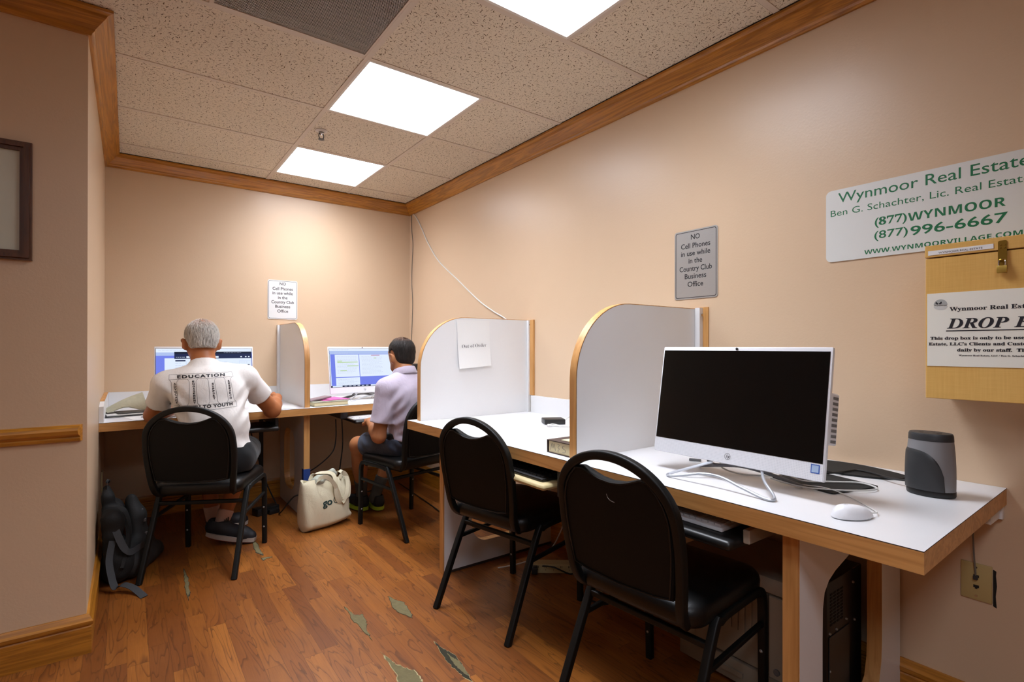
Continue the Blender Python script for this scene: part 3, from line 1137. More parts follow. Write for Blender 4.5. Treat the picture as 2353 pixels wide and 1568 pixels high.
def make_chair(loc, heading, label):
    t = thing('banquet_chair', label, 'chair', (loc[0], loc[1], 0), heading, 'black banquet chairs at the desks')
    RT = .0125
    for s in (-1, 1):
        # side frame: front leg, bend, seat rail, bend, splayed rear leg
        part('front_leg', MB().tube([(s * .208, .245, 0), (s * .208, .238, .30), (s * .208, .236, .365), (s * .208, .222, .400), (s * .208, .19, .412)], RT, prof=rsq(), up=(1, 0, 0), sub=5), M['black_metal'], t)
        part('rear_leg', MB().tube([(s * .210, .19, .412), (s * .210, .02, .408), (s * .211, -.035, .400), (s * .212, -.072, .372), (s * .216, -.25, 0)], RT, prof=rsq(), up=(1, 0, 0), sub=5), M['black_metal'], t)
        part('side_rung', MB().tube([(s * .209, .232, .30), (s * .212, -.105, .285)], .008, prof=rsq(), up=(1, 0, 0)), M['black_metal'], t)
        for z in (.10, .215):
            part('rivet', MB().lathe([(.0055, 0), (.005, -.003), (.002, -.005)], (s * .208, .229 + (.004 if z < .15 else .0), z), 10, ax='y'), M['rivet'], t)
    part('cross_bar', MB().tube([(-.211, -.085, .345), (.211, -.085, .345)], .0095, prof=rsq(), up=(0, 0, 1)), M['black_metal'], t)
    part('seat_rail', MB().tube([(-.207, .19, .396), (.207, .19, .396)], .009, prof=rsq(), up=(0, 0, 1)), M['black_metal'], t)
    # back hoop
    hp = [(-.150, .02, .405), (-.158, -.06, .402), (-.170, -.125, .405), (-.180, -.165, .425), (-.187, -.185, .465), (-.195, -.197, .53), (-.201, -.212, .62), (-.199, -.224, .69)]
    top = [(-.199 * math.cos(a), -.226 - .030 * math.sin(a), .695 + .155 * math.sin(a)) for a in [PI * k / 12 for k in range(1, 12)]]
    path = hp + top + [(-p[0], p[1], p[2]) for p in hp[::-1]]
    part('back_frame', MB().tube(path, .0135, prof=rsq(), up=(0, 1, 0), sub=4), M['black_metal'], t)
    # padded back: fills the hoop below a dipped hand hole
    ow = lambda z: .190 if z < .69 else .190 * math.sqrt(max(0, 1 - ((z - .69) / .155) ** 2))
    yb = lambda z: -.190 - .055 * max(0, (z - .47)) / .37
    out = [(-.172, .488), (-.12, .478), (0, .472), (.12, .478), (.172, .488), (.183, .56), (.1885, .62), (.189, .69)]
    for k in range(1, 5):
        z = .69 + .0275 * k
        out.append((ow(z) * .985, z))
    out += [(.122, .802), (.105, .804), (.075, .792), (.04, .781), (0, .777), (-.04, .781), (-.075, .792), (-.105, .804), (-.122, .802)]
    for k in range(4, 0, -1):
        z = .69 + .0275 * k
        out.append((-ow(z) * .985, z))
    out += [(-.189, .69), (-.1885, .62), (-.183, .56)]
    cxz = (0, .645)
    rings = [(.0, .955, ), (.006, 1.0), (.026, 1.0), (.036, .955), (.042, .80), (.045, .5)]
    vs, fs = [], []
    n = len(out)
    for d, s in rings:
        for (u, v) in out:
            uu, vv = cxz[0] + (u - cxz[0]) * s, cxz[1] + (v - cxz[1]) * s
            vs.append((uu, yb(vv) - .012 + d, vv))
    for i in range(len(rings) - 1):
        for k in range(n):
            l = (k + 1) % n
            fs.append((i * n + k, i * n + l, (i + 1) * n + l, (i + 1) * n + k))
    b = MB().add(vs, fs, 0, True)
    for ring, flip in ((0, True), (len(rings) - 1, False)):
        tr = tessellate_polygon([[Vector((p[0], p[1], 0)) for p in out]])
        b.add([vs[ring * n + k] for k in range(n)], [tuple(x) for x in tr], 0, True)
    bk = part('backrest', b, M['back_shell'], t, None, 60)
    pipe = [(cxz[0] + (u - cxz[0]) * .965, yb(cxz[1] + (v - cxz[1]) * .965) - .0135, cxz[1] + (v - cxz[1]) * .965) for u, v in out]
    part('piping', MB().tube(pipe, .0028, 6, closed=True), M['vinyl'], bk)
    # seat cushion
    so = rrect(-.215, -.165, .215, .262, [.06, .07, .07, .06], 8)
    vs, fs = [], []
    n = len(so)
    prof = [(.400, .93), (.405, .965), (.420, .995), (.438, 1.0), (.452, .985), (.462, .95), (.469, .86), (.473, .6), (.474, .2)]
    for z, s in prof:
        for (u, v) in so:
            vs.append((u * s, .05 + (v - .05) * s, z))
    for i in range(len(prof) - 1):
        for k in range(n):
            l = (k + 1) % n
            fs.append((i * n + k, i * n + l, (i + 1) * n + l, (i + 1) * n + k))
    fs += [tuple(range(n))[::-1], tuple(range((len(prof) - 1) * n, len(prof) * n))]
    part('seat', MB().add(vs, fs, 0, True), M['vinyl'], t, None, 50)
    return t


H = math.radians
chair_a = make_chair((.352, 3.213), H(-28), 'black banquet chair the man in the white printed shirt sits on')
chair_b = make_chair((1.480, 3.125), H(13), 'black banquet chair the man in the lilac polo sits on')
chair_c = make_chair((1.385, 1.885), H(-90 + 11), 'empty black banquet chair in front of the Out of Order divider')
chair_d = make_chair((1.336, 1.030), H(-90 + 4), 'empty black banquet chair in front of the switched-off computer, nearest the viewer')
part('scuff', MB().tube([(-.016, -.2412, .738), (-.013, -.2400, .728), (-.004, -.2393, .721), (.010, -.2390, .7185)], .0012, 6, sub=3), M['rivet'], chair_d)


# ------------------------------------------------------------------ all-in-one computers
def hp_logo(mb, c, r, fn):
    ring = []
    n = 40
    o = [(math.cos(2 * PI * k / n) * r, math.sin(2 * PI * k / n) * r) for k in range(n)]
    i_ = [(p[0] * .87, p[1] * .87) for p in o]
    mb.flat([(c[0] + p[0], c[1] + p[1]) for p in o], fn, holes=[[(c[0] + p[0], c[1] + p[1]) for p in i_]])
    for pl in ([(-.50, -.45), (-.32, -.45), (-.20, .0), (-.06, 0), (-.19, -.45), (-.02, -.45), (.12, .08), (.05, .18), (-.14, .18), (-.02, .62), (-.20, .62)],
               [(.08, -.85), (.26, -.85), (.38, -.42), (.54, -.42), (.70, .14), (.62, .22), (.36, .22)]):
        mb.flat([(c[0] + p[0] * r, c[1] + p[1] * r) for p in pl], fn)


def all_in_one(loc, rz, label, screen=None):
    t = thing('all_in_one_computer', label, 'computer', (loc[0], loc[1], DZ), rz, 'white all-in-one computers on the desks')
    TL = Matrix.Translation((0, 0, .0545)) @ Matrix.Rotation(H(-9.2), 4, 'X')
    xf = lambda mb: mb.xf(TL)
    part('case', xf(MB().box((-.27, 0, 0), (.27, .014, .355), 0, .004, 2)), M['wht_plastic'], t)
    part('chin', xf(MB().box((-.266, -.0008, .002), (.266, .002, .046))), M['chin'], t)
    rear = part('rear_housing', xf(MB().box((-.21, .013, .03), (.235, .062, .27), 0, .01, 2).box((.18, .013, .097), (.262, .078, .236), 0, .003, 1)), M['wht_plastic'], t)
    vs_ = MB()
    for k in range(9):
        vs_.box((.2618, .040, .103 + k * .0145), (.2626, .072, .111 + k * .0145))
    part('port', xf(vs_), M['grey'], rear)
    scr = part('screen', xf(MB().box((-.264, -.0012, .047), (.264, .002, .343))), M['screen_off'], t)
    if screen:
        mb = MB()
        screen(mb)
        part('display_image', xf(mb), SCR_MATS, scr)
    part('webcam', xf(MB().lathe([(.004, -.001), (.004, -.0025), (.002, -.003)], (0, 0, .349), 16, ax='y')), M['black'], t)
    lb = MB()
    hp_logo(lb, (0, .0225), .0095, lambda u, v: (u, -.0012, v))
    part('logo', xf(lb), M['grey'], t)
    st = part('sticker', xf(MB().box((.236, -.0016, .020), (.258, -.0008, .043))), plain('blue_sticker', '3b5fae', .4) if 'blue_sticker' not in bpy.data.materials else bpy.data.materials['blue_sticker'], t)
    part('sticker_face', xf(MB().box((.2385, -.0019, .0225), (.2555, -.0015, .0405))), M['sticker'], st)
    front = [(-.055, .012, .05), (-.10, -.035, .030), (-.140, -.070, .012), (-.150, -.083, .006), (-.138, -.090, .0055), (-.09, -.088, .016), (-.03, -.085, .032), (.03, -.084, .034),
             (.09, -.086, .020), (.15, -.090, .0065), (.176, -.092, .0045), (.184, -.083, .006), (.172, -.066, .014), (.13, -.03, .034), (.10, .012, .052)]
    part('front_stand', MB().tube(front, .0042, 8, sub=5), M['silver'], t)
    back = [(-.075, .02, .052), (-.080, .05, .034), (-.06, .075, .030), (0, .085, .036), (.07, .095, .028), (.13, .105, .014), (.168, .11, .006)]
    part('rear_stand', MB().tube(back, .0055, 8, sub=5).tube([(-.06, .075, .030), (-.12, .095, .016), (-.165, .11, .006)], .0055, 8, sub=3), M['grey'], t)
    return t


SCR_MATS = [glow('screen_white', 'e3efff', 1.0), glow('screen_blue', '7d8dfb', .85), glow('screen_lilac', 'b9cdfb', .9),
            glow('screen_navy', '27345f', .7), glow('screen_text', 'cdd7f6', .94), glow('screen_lime', 'b7d98c', .9),
            glow('screen_rose', 'c2559c', .8), glow('screen_dusk', '1f2a44', .6)]


def srect(mb, x0, z0, x1, z1, mi, lift=0):
    y = -.0014 - lift * .0002
    mb.add([(x0, y, z0), (x1, y, z0), (x1, y, z1), (x0, y, z1)], [(0, 1, 2, 3)], mi)


def textblock(mb, x0, z0, x1, z1, n, rng, mi=4, lift=3):
    dz = (z1 - z0) / n
    for k in range(n):
        z = z1 - dz * (k + .5)
        x = x0
        end = x1 - (rng.random() * .3 * (x1 - x0) if rng.random() < .4 else 0)
        while x < end - .004:
            w = rng.uniform(.005, .018)
            srect(mb, x, z - dz * .12, min(x + w, end), z + dz * .12, mi, lift)
            x += w + .0035


def screen_documents(mb):
    rng = random.Random(3)
    srect(mb, -.262, .049, .262, .341, 1)
    srect(mb, -.262, .322, .262, .341, 0, 1)
    srect(mb, -.262, .297, .262, .322, 2, 1)
    srect(mb, -.262, .049, .262, .059, 0, 1)
    srect(mb, -.262, .049, -.250, .059, 7, 2)
    srect(mb, -.176, .049, .05, .060, 3, 2)
    srect(mb, -.262, .059, -.256, .297, 0, 1)
    for x in range(6):
        srect(mb, -.16 + x * .034, .052, -.14 + x * .034, .056, 0, 3)
    textblock(mb, -.235, .326, -.09, .337, 1, rng)
    textblock(mb, -.225, .301, -.08, .318, 2, rng)
    srect(mb, -.222, .124, -.035, .294, 0, 1)
    srect(mb, -.222, .060, -.035, .118, 0, 1)
    srect(mb, -.030, .124, .26, .294, 0, 1)
    textblock(mb, -.208, .148, -.05, .284, 13, rng)
    textblock(mb, -.206, .062, -.05, .110, 5, rng)
    textblock(mb, -.012, .14, .16, .284, 14, rng)
    for x0, x1, z in ((-.205, -.168, .243), (-.205, -.045, .233), (-.13, -.04, .204), (-.185, -.135, .17), (.09, .11, .263)):
        srect(mb, x0, z, x1, z + .005, 5, 4)
    srect(mb, .068, .286, .14, .290, 6, 4)


def screen_browser(mb):
    rng = random.Random(5)
    srect(mb, -.262, .049, .262, .341, 1)
    srect(mb, -.262, .318, .262, .341, 0, 1)
    srect(mb, -.262, .298, -.16, .318, 2, 1)
    srect(mb, -.218, .06, -.16, .282, 0, 1)
    srect(mb, -.168, .06, .26, .322, 0, 2)
    srect(mb, -.168, .309, .26, .322, 7, 3)
    srect(mb, -.168, .278, .26, .309, 3, 3)
    srect(mb, -.105, .282, .07, .294, 0, 4)
    textblock(mb, -.25, .326, -.02, .336, 1, rng)
    textblock(mb, -.160, .284, -.112, .292, 1, rng, 0, 5)
    textblock(mb, .10, .312, .20, .318, 1, rng, 4, 5)
    for x in (.195, .222, .24):
        srect(mb, x, .285, x + .009, .292, 0, 5)
    srect(mb, -.163, .262, -.11, .270, 3, 4)
    textblock(mb, -.163, .20, -.115, .258, 4, rng, 4, 4)
    srect(mb, -.107, .06, -.1055, .265, 2, 4)
    textblock(mb, -.09, .10, .17, .262, 9, rng, 4, 4)
    srect(mb, .188, .222, .258, .262, 2, 4)
    srect(mb, .189, .223, .257, .261, 0, 5)
    textblock(mb, .195, .246, .25, .258, 1, rng, 4, 6)
    srect(mb, .236, .228, .247, .238, 3, 6)
    srect(mb, .188, .14, .258, .212, 2, 4)
    srect(mb, .189, .141, .257, .211, 0, 5)


pc1 = all_in_one((1.4446, .8724), H(-90), 'white all-in-one computer with a black switched-off screen')
pc2 = all_in_one((.396, 3.745), H(-.4), 'white all-in-one computer with a web page on screen, behind the grey-haired man', screen_browser)
pc3 = all_in_one((1.4745, 3.9045), H(3.5), 'white all-in-one computer showing two document pages, in front of the man in lilac', screen_documents)


# ------------------------------------------------------------------ signs and things on the walls
def wall_fn(x):
    return lambda u, v: (x, -u, v)                 # lettering on a face looking towards -x


def back_fn(y):
    return lambda u, v: (u, y, v)                  # lettering on a face looking towards -y


def phone_sign(name, label, fn2, fnp, c, w, h, face, lines, capw):
    """fn2(u, v, d): plate outline; d>0 is out of the wall"""
    t = thing(name, label, 'sign', c)
    part('plate', MB().prism(rrect(-w / 2, -h / 2, w / 2, h / 2, .012, 6), 0.0005, .003, fn2), face, t)
    b = MB()
    o, i_ = rrect(-w / 2 + .006, -h / 2 + .006, w / 2 - .006, h / 2 - .006, .009, 6), rrect(-w / 2 + .0085, -h / 2 + .0085, w / 2 - .0085, h / 2 - .0085, .0075, 6)
    b.prism(o, .003, .0033, fn2, holes=[i_])
    for s, wd, v in lines:
        letters(b, s, (0, v), lambda u, vv: fn2(u, vv, .0033), width=wd, cap=capw, bold=.012)
    part('lettering', b, M['ink'], t)
    return t


LN = [('NO', .045, .112), ('Cell Phones', .148, .074), ('in use while', .148, .040), ('in the', .069, .006), ('Country Club', .164, -.029), ('Business', .109, -.063), ('Office', .079, -.099)]
phone_sign('wall_sign', 'silver metal sign about cell phones on the wall above the divider', lambda u, v, d: (-d, -u, v), None, (XR, 1.3805, 1.526), .218, .310, M['sign_silver'], LN, .0235)
phone_sign('wall_sign', 'small pale sign about cell phones on the back wall above the men', lambda u, v, d: (u, -d, v), None, (.966, YB, 1.519), .216, .302, M['sign_pale'], LN, .0235)

t = thing('real_estate_sign', 'large white wall sign with green real estate lettering', 'sign', (XR, .40, 1.588))
f2 = lambda u, v, d: (-d, -u, v)
part('plate', MB().prism(rrect(-.441, -.1275, .47, .1275, .018, 6), .0005, .004, f2), M['sign_white'], t)
ff = lambda u, v: f2(u, v, .0043)
P = lambda y, z: (.40 - y, z - 1.588)
part('lettering', letters(MB(), 'Wynmoor Real Estate', P(.801, 1.6680), ff, width=.490, cap=.036, align='LEFT', bold=.004), M['green_ink'], t)
part('lettering', letters(MB(), 'Ben G. Schachter, Lic. Real Estate Broker', P(.8252, 1.6225), ff, width=.637, cap=.0235, align='LEFT'), M['green_ink'], t)
part('lettering', letters(MB(), '(877)', P(.6884, 1.5665), ff, width=.090, cap=.026, align='LEFT', style='sb', bold=.02), M['green_ink'], t)
part('lettering', letters(MB(), 'WYNMOOR', P(.5955, 1.5630), ff, width=.2335, cap=.027, align='LEFT', style='b', bold=.0), M['green_ink'], t)
part('lettering', letters(MB(), '(877)', P(.6897, 1.5215), ff, width=.094, cap=.0265, align='LEFT', bold=.010), M['green_ink'], t)
part('lettering', letters(MB(), '996-6667', P(.5887, 1.5160), ff, width=.2315, cap=.0305, align='LEFT', bold=.016), M['green_ink'], t)
part('lettering', letters(MB(), 'WWW.WYNMOORVILLAGE.COM', P(.7194, 1.4730), ff, width=.3925, cap=.0150, align='LEFT', style='b'), M['green_ink'], t)

# drop box
BX = 1.838
t = thing('drop_box', 'pale wooden drop box with a padlocked lid hanging on the wall', 'drop box', (XR, .27, 1.0105))
bx = lambda u, v, d: (BX - XR - d, -u, v)           # u to the right as seen, v up from the box bottom, d out of the front
part('body', MB().box((BX - XR, -.22, 0), (-.001, .2265, .3965), 0, .0015, 1), M['birch'], t)
part('lid', MB().box((BX - XR - .003, -.222, .3990), (-.001, .2275, .433), 0, .0015, 1), M['birch'], t)
part('name_strip', MB().box((BX - XR - .0042, .0805, .405), (BX - XR - .0028, .2195, .4175)), M['paper'], t)
q = lambda y, z: (.27 - y, z - 1.0105)
part('name_lettering', letters(MB(), 'WYNMOOR REAL ESTATE', q(.4189, 1.4180), lambda u, v: bx(u, v, .0046), width=.0937, cap=.0052), M['ink'], t)
hs = part('hasp', MB().prism(rrect(-.0715, .385, -.054, .423, .004, 3), .0032, .0050, bx).prism(rrect(-.0715, .350, -.054, .402, .002, 3), .0032, .0056, bx), M['brass'], t)
rv = MB()
for u, v in ((-.067, .412), (-.0585, .412), (-.067, .404), (-.0585, .404)):
    rv.lathe([(.0022, -.0028), (.0018, -.0062)], (BX - XR - .0005, -u, v), 10, ax='x')
part('rivet', rv, M['brass'], hs)
part('staple', MB().tube([bx(-.0665, .372, .003), bx(-.0665, .372, .013), bx(-.0590, .372, .013), bx(-.0590, .372, .003)], .0022, 8, sub=3), M['brass'], t)
# the paper notice glued to the front
nt = part('notice', MB().box((BX - XR - .0016, -.19, .0915), (BX - XR - .0002, .2225, .2965)), M['paper_c'], t, 'white paper notice glued to the front of the box')
nb = MB()
nf = lambda u, v: bx(u, v, .0020)
letters(nb, 'Wynmoor Real Estate', q(.4423, 1.2555), nf, width=.176, cap=.0115, style='sb', bold=.014, align='LEFT')
letters(nb, 'DROP BOX', q(.4477, 1.2072), nf, width=.232, cap=.029, style='sbi', bold=.010, align='LEFT')
nb.box((BX - XR - .0021, .27 - .245, 1.1990 - 1.0105), (BX - XR - .0018, .4498 - .27, 1.2018 - 1.0105)) if False else None
u0, v0 = q(.4498, 1.1990)
u1, v1 = q(.240, 1.2018)
nb.add([nf(u0, v0), nf(u1, v0), nf(u1, v1), nf(u0, v1)], [(0, 1, 2, 3)])
letters(nb, 'This drop box is only to be used by Wynmoor Real', q(.4852, 1.1762), nf, width=.318, cap=.0088, style='sb', bold=.022, align='LEFT')
letters(nb, "Estate, LLC's Clients and Customers. It is checked", q(.4889, 1.1602), nf, width=.318, cap=.0086, style='sb', bold=.022, align='LEFT')
letters(nb, 'daily by our staff.  Thank you.', q(.4259, 1.1437), nf, width=.190, cap=.0086, style='sb', bold=.022, align='LEFT')
letters(nb, 'Wynmoor Real Estate, LLC / Ben G. Schachter, Licensed Real Estate Broker', q(.4223, 1.1308), nf, width=.222, cap=.004, style='sb', bold=.02, align='LEFT')
part('lettering', nb, M['ink'], nt)
lgm = MB()
lu, lv = q(.462, 1.2735)
dome = [(lu + .0155 * math.cos(a), lv + .016 * math.sin(a)) for a in [PI * k / 16 for k in range(17)]]
lgm.flat(dome, nf, mi=0)
dome2 = [(lu + .0155 * math.cos(a), lv - .003 - .011 * math.sin(a)) for a in [PI * k / 16 for k in range(17)]]
lgm.flat(dome2[::-1], nf, mi=1)
for sgn in (-1, 1):
    lgm.flat([(lu - .004, lv + .004), (lu - .004 + sgn * .006, lv + .010), (lu - .004 + sgn * .0075, lv + .005), (lu - .004 + sgn * .003, lv + .0015)],
             lambda u, v: bx(u, v, .0023), mi=2)
letters(lgm, 'Wynmoor', (lu, lv - .003), lambda u, v: bx(u, v, .0023), width=.029, cap=.0042, style='sb', mi=2)
part('emblem', lgm, [plain('print_grey', 'a9aaa6', .8), plain('print_pale', 'c9c9c4', .8), M['ink']], nt)

t = thing('padlock', 'small brass padlock hanging from the hasp of the drop box', 'padlock', (BX - .011, .3325, 1.3595))
part('body', MB().box((-.0055, -.0098, -.011), (.0055, .0098, .008), 0, .0012, 2), M['brass_l'], t)
part('shackle', MB().tube([(0, -.0065, .008), (0, -.0065, .016), (0, -.0045, .0215), (0, 0, .0235), (0, .0045, .0215), (0, .0065, .016), (0, .0065, .008)], .0018, 8, sub=3), M['chrome'], t)

# framed picture on the near wall
t = thing('framed_picture', 'dark wood framed picture on the near wall, cut by the frame edge', 'picture', (-.53, YF, 1.672))
fo, fi = [(-.252, -.21), (.252, -.21), (.252, .21), (-.252, .21)], [(-.219, -.177), (.219, -.177), (.219, .177), (-.219, .177)]
ly = lambda u, v, d: (u, -d, v)
part('frame', MB().prism(fo, .0005, .018, ly, holes=[fi]).prism([(p[0] * .972, p[1] * .966) for p in fo], .018, .027, ly, holes=[[(p[0] * 1.05, p[1] * 1.07) for p in fi]]), M['frame_w'], t)
part('print', MB().prism([(p[0] * 1.004, p[1] * 1.004) for p in fi], .002, .008, ly), M['pic_mat'], t)

# telephone plate with its hole, cord
t = thing('wall_plate', 'ivory telephone wall plate beside a hole in the wall', 'wall plate', (XR, .427, .4585))
part('plate', MB().box((-.006, -.0355, -.0545), (-.0005, .0355, .0545), 0, .002, 2), M['ivory'], t)
jk = MB()
for v in (.016, -.014):
    jk.prism([(-.0065, v - .004), (.0065, v - .004), (.0065, v + .004), (-.0065, v + .004)], .0050, .0062, lambda u, v2, d: (-d, -u, v2))
    jk.prism([(-.003, v - .0075), (.003, v - .0075), (.003, v - .004), (-.003, v - .004)], .0058, .0062, lambda u, v2, d: (-d, -u, v2))
part('jack', jk, M['dark_gap'], t)
for v in (.042, -.042):
    part('screw', MB().lathe([(.0032, -.0058), (.0028, -.0072)], (0, 0, v), 12, ax='x'), M['chrome'], t)
hole = MB().prism([(-.0365, -.060), (-.0445, -.064), (-.0425, -.03), (-.0450, .0), (-.0430, .03), (-.0440, .043), (-.0365, .047)], .0003, .0008, lambda u, v, d: (-d, u, v))
part('wall_hole', hole, M['dark_gap'], t, 'ragged dark gap in the plaster beside the plate')
cord = MB().tube([(XR - .012, .432, .702), (XR - .018, .4315, .62), (XR - .017, .430, .55), (XR - .012, .4275, .49), (XR - .010, .4275, .4745)], .0022, 8, sub=5)
pc = tag(obj('telephone_cable', cord.mesh('telephone_cable', M['cable_g'])), 'thin grey telephone cord hanging from the desk into the wall plate', 'cord')
part('plug', MB().box((XR - .016, .4225, .4655), (XR - .006, .4325, .4775), 0, .001, 1), M['dgrey'], pc)

t = thing('wall_outlet', 'ivory outlet plate low on the narrow wall behind the backpack', 'wall outlet', (XL, 3.86, .37))
part('plate', MB().box((.0005, -.036, -.058), (.007, .036, .058), 0, .002, 2), M['beige_pl'], t)

tag(obj('cable_cover', MB().box((.80, YB - .016, .146), (.828, YB - .001, .70), 0, .003, 2).mesh('cable_cover', M['webbing'])), 'slim grey vertical cable cover on the wall under the back desk', 'cable cover')

cable('cable', [(XR - .006, 4.235, 2.335), (XR - .006, 4.16, 2.285), (XR - .005, 4.05, 2.16), (XR - .006, 3.94, 2.026), (XR - .006, 3.75, 1.85), (XR - .006, 3.47, 1.68), (XR - .006, 3.16, 1.493), (XR - .007, 2.97, 1.403), (XR - .008, 2.80, 1.33), (XR - .008, 2.72, 1.22), (XR - .008, 2.70, .95), (XR - .008, 2.70, .45)],
      .0045, M['cable_w'], 'white cable drooping down the wall from the ceiling corner')
cable('cable', [(XR - .004, 4.262, 2.33), (XR - .004, 4.258, 2.20), (XR - .004, 4.235, 2.06), (XR - .004, 4.25, 1.9), (XR - .004, 4.256, 1.73), (XR - .004, 4.243, 1.6), (XR - .004, 4.240, 1.5), (XR - .004, 4.258, 1.25), (XR - .022, 4.262, .86)],
      .0028, M['cable_g'], 'thin grey wire running straight down in the room corner')


# ------------------------------------------------------------------ things on and under the long desk
MOUSE_CORD = [(1.452, .487, .757), (1.500, .520, .7525), (1.565, .590, .7525), (1.585, .655, .7575), (1.565, .715, .7575), (1.545, .765, .7575)]
t = thing('mouse', 'white computer mouse on the near end of the long desk', 'mouse', (1.383, .516, DZ), H(-122))


def mouse_body():
    vs, fs = [], []
    nu, nv = 28, 10
    for j in range(nv + 1):
        b = (PI / 2) * j / nv
        for i in range(nu):
            a = 2 * PI * i / nu
            y = math.sin(a)
            wx = .0275 * (1 - .10 * y - .10 * max(0, y) ** 2)
            r = math.cos(b) ** .62
            vs.append((wx * math.cos(a) * r, (.047 * y + (.006 * max(0, y) ** 3)) * r, .003 + .028 * math.sin(b) ** 1.3 * (1 - .18 * y * r)))
    for j in range(nv):
        for i in range(nu):
            k = (i + 1) % nu
            fs.append((j * nu + i, j * nu + k, (j + 1) * nu + k, (j + 1) * nu + i))
    return MB().add(vs, fs, 0, True)


part('shell', mouse_body(), M['wht_plastic'], t)
part('base', MB().lathe([(.026, .0005), (.0265, .004)], (0, 0, 0), 32, sx=.98, sy=1.74), M['silver'], t)
lm = MB()
hp_logo(lm, (0, -.016), .0055, lambda u, v: (u, v, .0332))
part('logo', lm, M['silver'], t)
_c, _s = math.cos(H(122)), math.sin(H(122))
_w2l = lambda x, y, z: ((x - 1.383) * _c - (y - .516) * _s, (x - 1.383) * _s + (y - .516) * _c, z - DZ)
part('cord', MB().tube([(0, .048, .010)] + [_w2l(*p) for p in MOUSE_CORD], .0017, 8, sub=6), M['cable_w'], t)

t = thing('mouse_pad', 'black mouse pad with a curved edge at the back of the long desk', 'mouse pad', (1.90, .72, DZ))
pad = [(.03, .145), (.09, .10), (.105, .04), (.10, -.03), (.075, -.10), (.05, -.145), (.02, -.152), (-.02, -.135), (-.055, -.09), (-.075, -.03), (-.085, .04), (-.075, .11), (-.03, .15)]
pts = []
for i in range(len(pad)):
    a, b, c, d = [Vector(pad[(i + k) % len(pad)]) for k in (-1, 0, 1, 2)]
    for s in range(4):
        u = s / 4
        pts.append(tuple(.5 * ((2 * b) + (c - a) * u + (2 * a - 5 * b + 4 * c - d) * u * u + (3 * b - a - 3 * c + d) * u ** 3)))
part('mat', MB().prism(pts, .0004, .006, FZ(0)), M['rubber'], t)
t = thing('mouse_pad', 'flat square-cornered black mouse pad behind the computer foot, nearer the mouse', 'mouse pad', (1.675, .70, DZ))
part('mat', MB().prism(rrect(-.098, -.10, .098, .10, .01, 4), .0004, .0045, FZ(0)), M['rubber'], t)
bpy.data.objects['mouse_pad.001'].rotation_euler = (0, 0, H(-14))

# electric pencil sharpener
t = thing('pencil_sharpener', 'silver and black electric pencil sharpener at the right end of the long desk', 'pencil sharpener', (1.782, .470, DZ))
RX, RYY = .043, .054


def sh_r(z):
    s = z / .17
    return 1.0 - .10 * s ** 2 + .035 * math.sin(PI * s) - .05 * max(0, s - .75)


ZP = [.016 + .134 * k / 10 for k in range(11)]
part('base', MB().lathe([(.99, .0005), (1.02, .004), (1.02, .016), (1.0, .018)], n=40, sx=RX, sy=RYY), M['black'], t)
part('body', MB().lathe([(sh_r(z), z) for z in ZP], n=48, sx=RX, sy=RYY), M['silver'] if False else plain('satin_silver', '8f9093', .42, .35), t)
part('lid', MB().lathe([(sh_r(.150) * 1.01, .150), (sh_r(.158) * 1.01, .165), (sh_r(.16) * .97, .170), (.2, .171), (.01, .171)], n=48, sx=RX, sy=RYY), M['dgrey'], t)
hl = MB()
for px, py in ((-.012, .018), (.012, -.002), (-.012, -.022)):
    hl.lathe([(.006, .1712), (.0055, .1716)], (px, py, 0), 16)
part('pencil_hole', hl, M['black'], t)
vs, fs = [], []
NA, NZ = 26, 12
for i in range(NA + 1):
    u = i / NA
    a = H(92 + 134 * u)
    zt = .019 + .106 * math.sqrt(max(0, 1 - max(0, (u - .30) / .70) ** 3.2))
    for j in range(NZ + 1):
        z = .017 + (zt - .017) * j / NZ
        edge = .0 if j == NZ or i == NA else .003
        r = sh_r(z)
        vs.append(((RX + edge) * r * math.cos(a), (RYY + edge) * r * math.sin(a), z))
for i in range(NA):
    for j in range(NZ):
        k = i * (NZ + 1) + j
        fs.append((k, k + NZ + 1, k + NZ + 2, k + 1))
part('shavings_drawer', MB().add(vs, fs, 0, True), M['dgrey'], t)
part('cord', MB().tube([(.03, .062, .02), (.05, .11, .014), (.09, .17, .012), (.10, .22, .0105), (.02, .24, .0105), (-.02, .26, .0105), (-.03, .30, .006), (.02, .40, .005)], .0032, 8, sub=6), M['cable_b'], t)

# the switched-off computer's loose cables
cable('cable', [(1.56, .80, DZ + .06), (1.60, .74, DZ + .012), (1.66, .68, DZ + .009), (1.72, .62, DZ + .009), (1.70, .57, DZ + .006), (1.62, .60, DZ + .007), (1.55, .70, DZ + .006), (1.52, .78, DZ + .02)], .0026, M['cable_w'],
      'white cable looping over the black mouse pad')
cable('cable', [(1.52, .93, DZ + .07), (1.54, .95, DZ + .02), (1.56, .90, DZ + .004), (1.60, .84, DZ + .004), (1.57, .78, DZ + .02), (1.55, .74, DZ + .05)], .0026, M['cable_w'],
      'white cables bunched behind the foot of the switched-off computer')
t = thing('usb_stick', 'small grey plug lying on the desk left of the computer foot', 'plug', (1.62, 1.10, DZ), H(-62))
part('body', MB().box((-.02, -.006, .0005), (.02, .006, .009), 0, .002, 2), M['grey'], t)


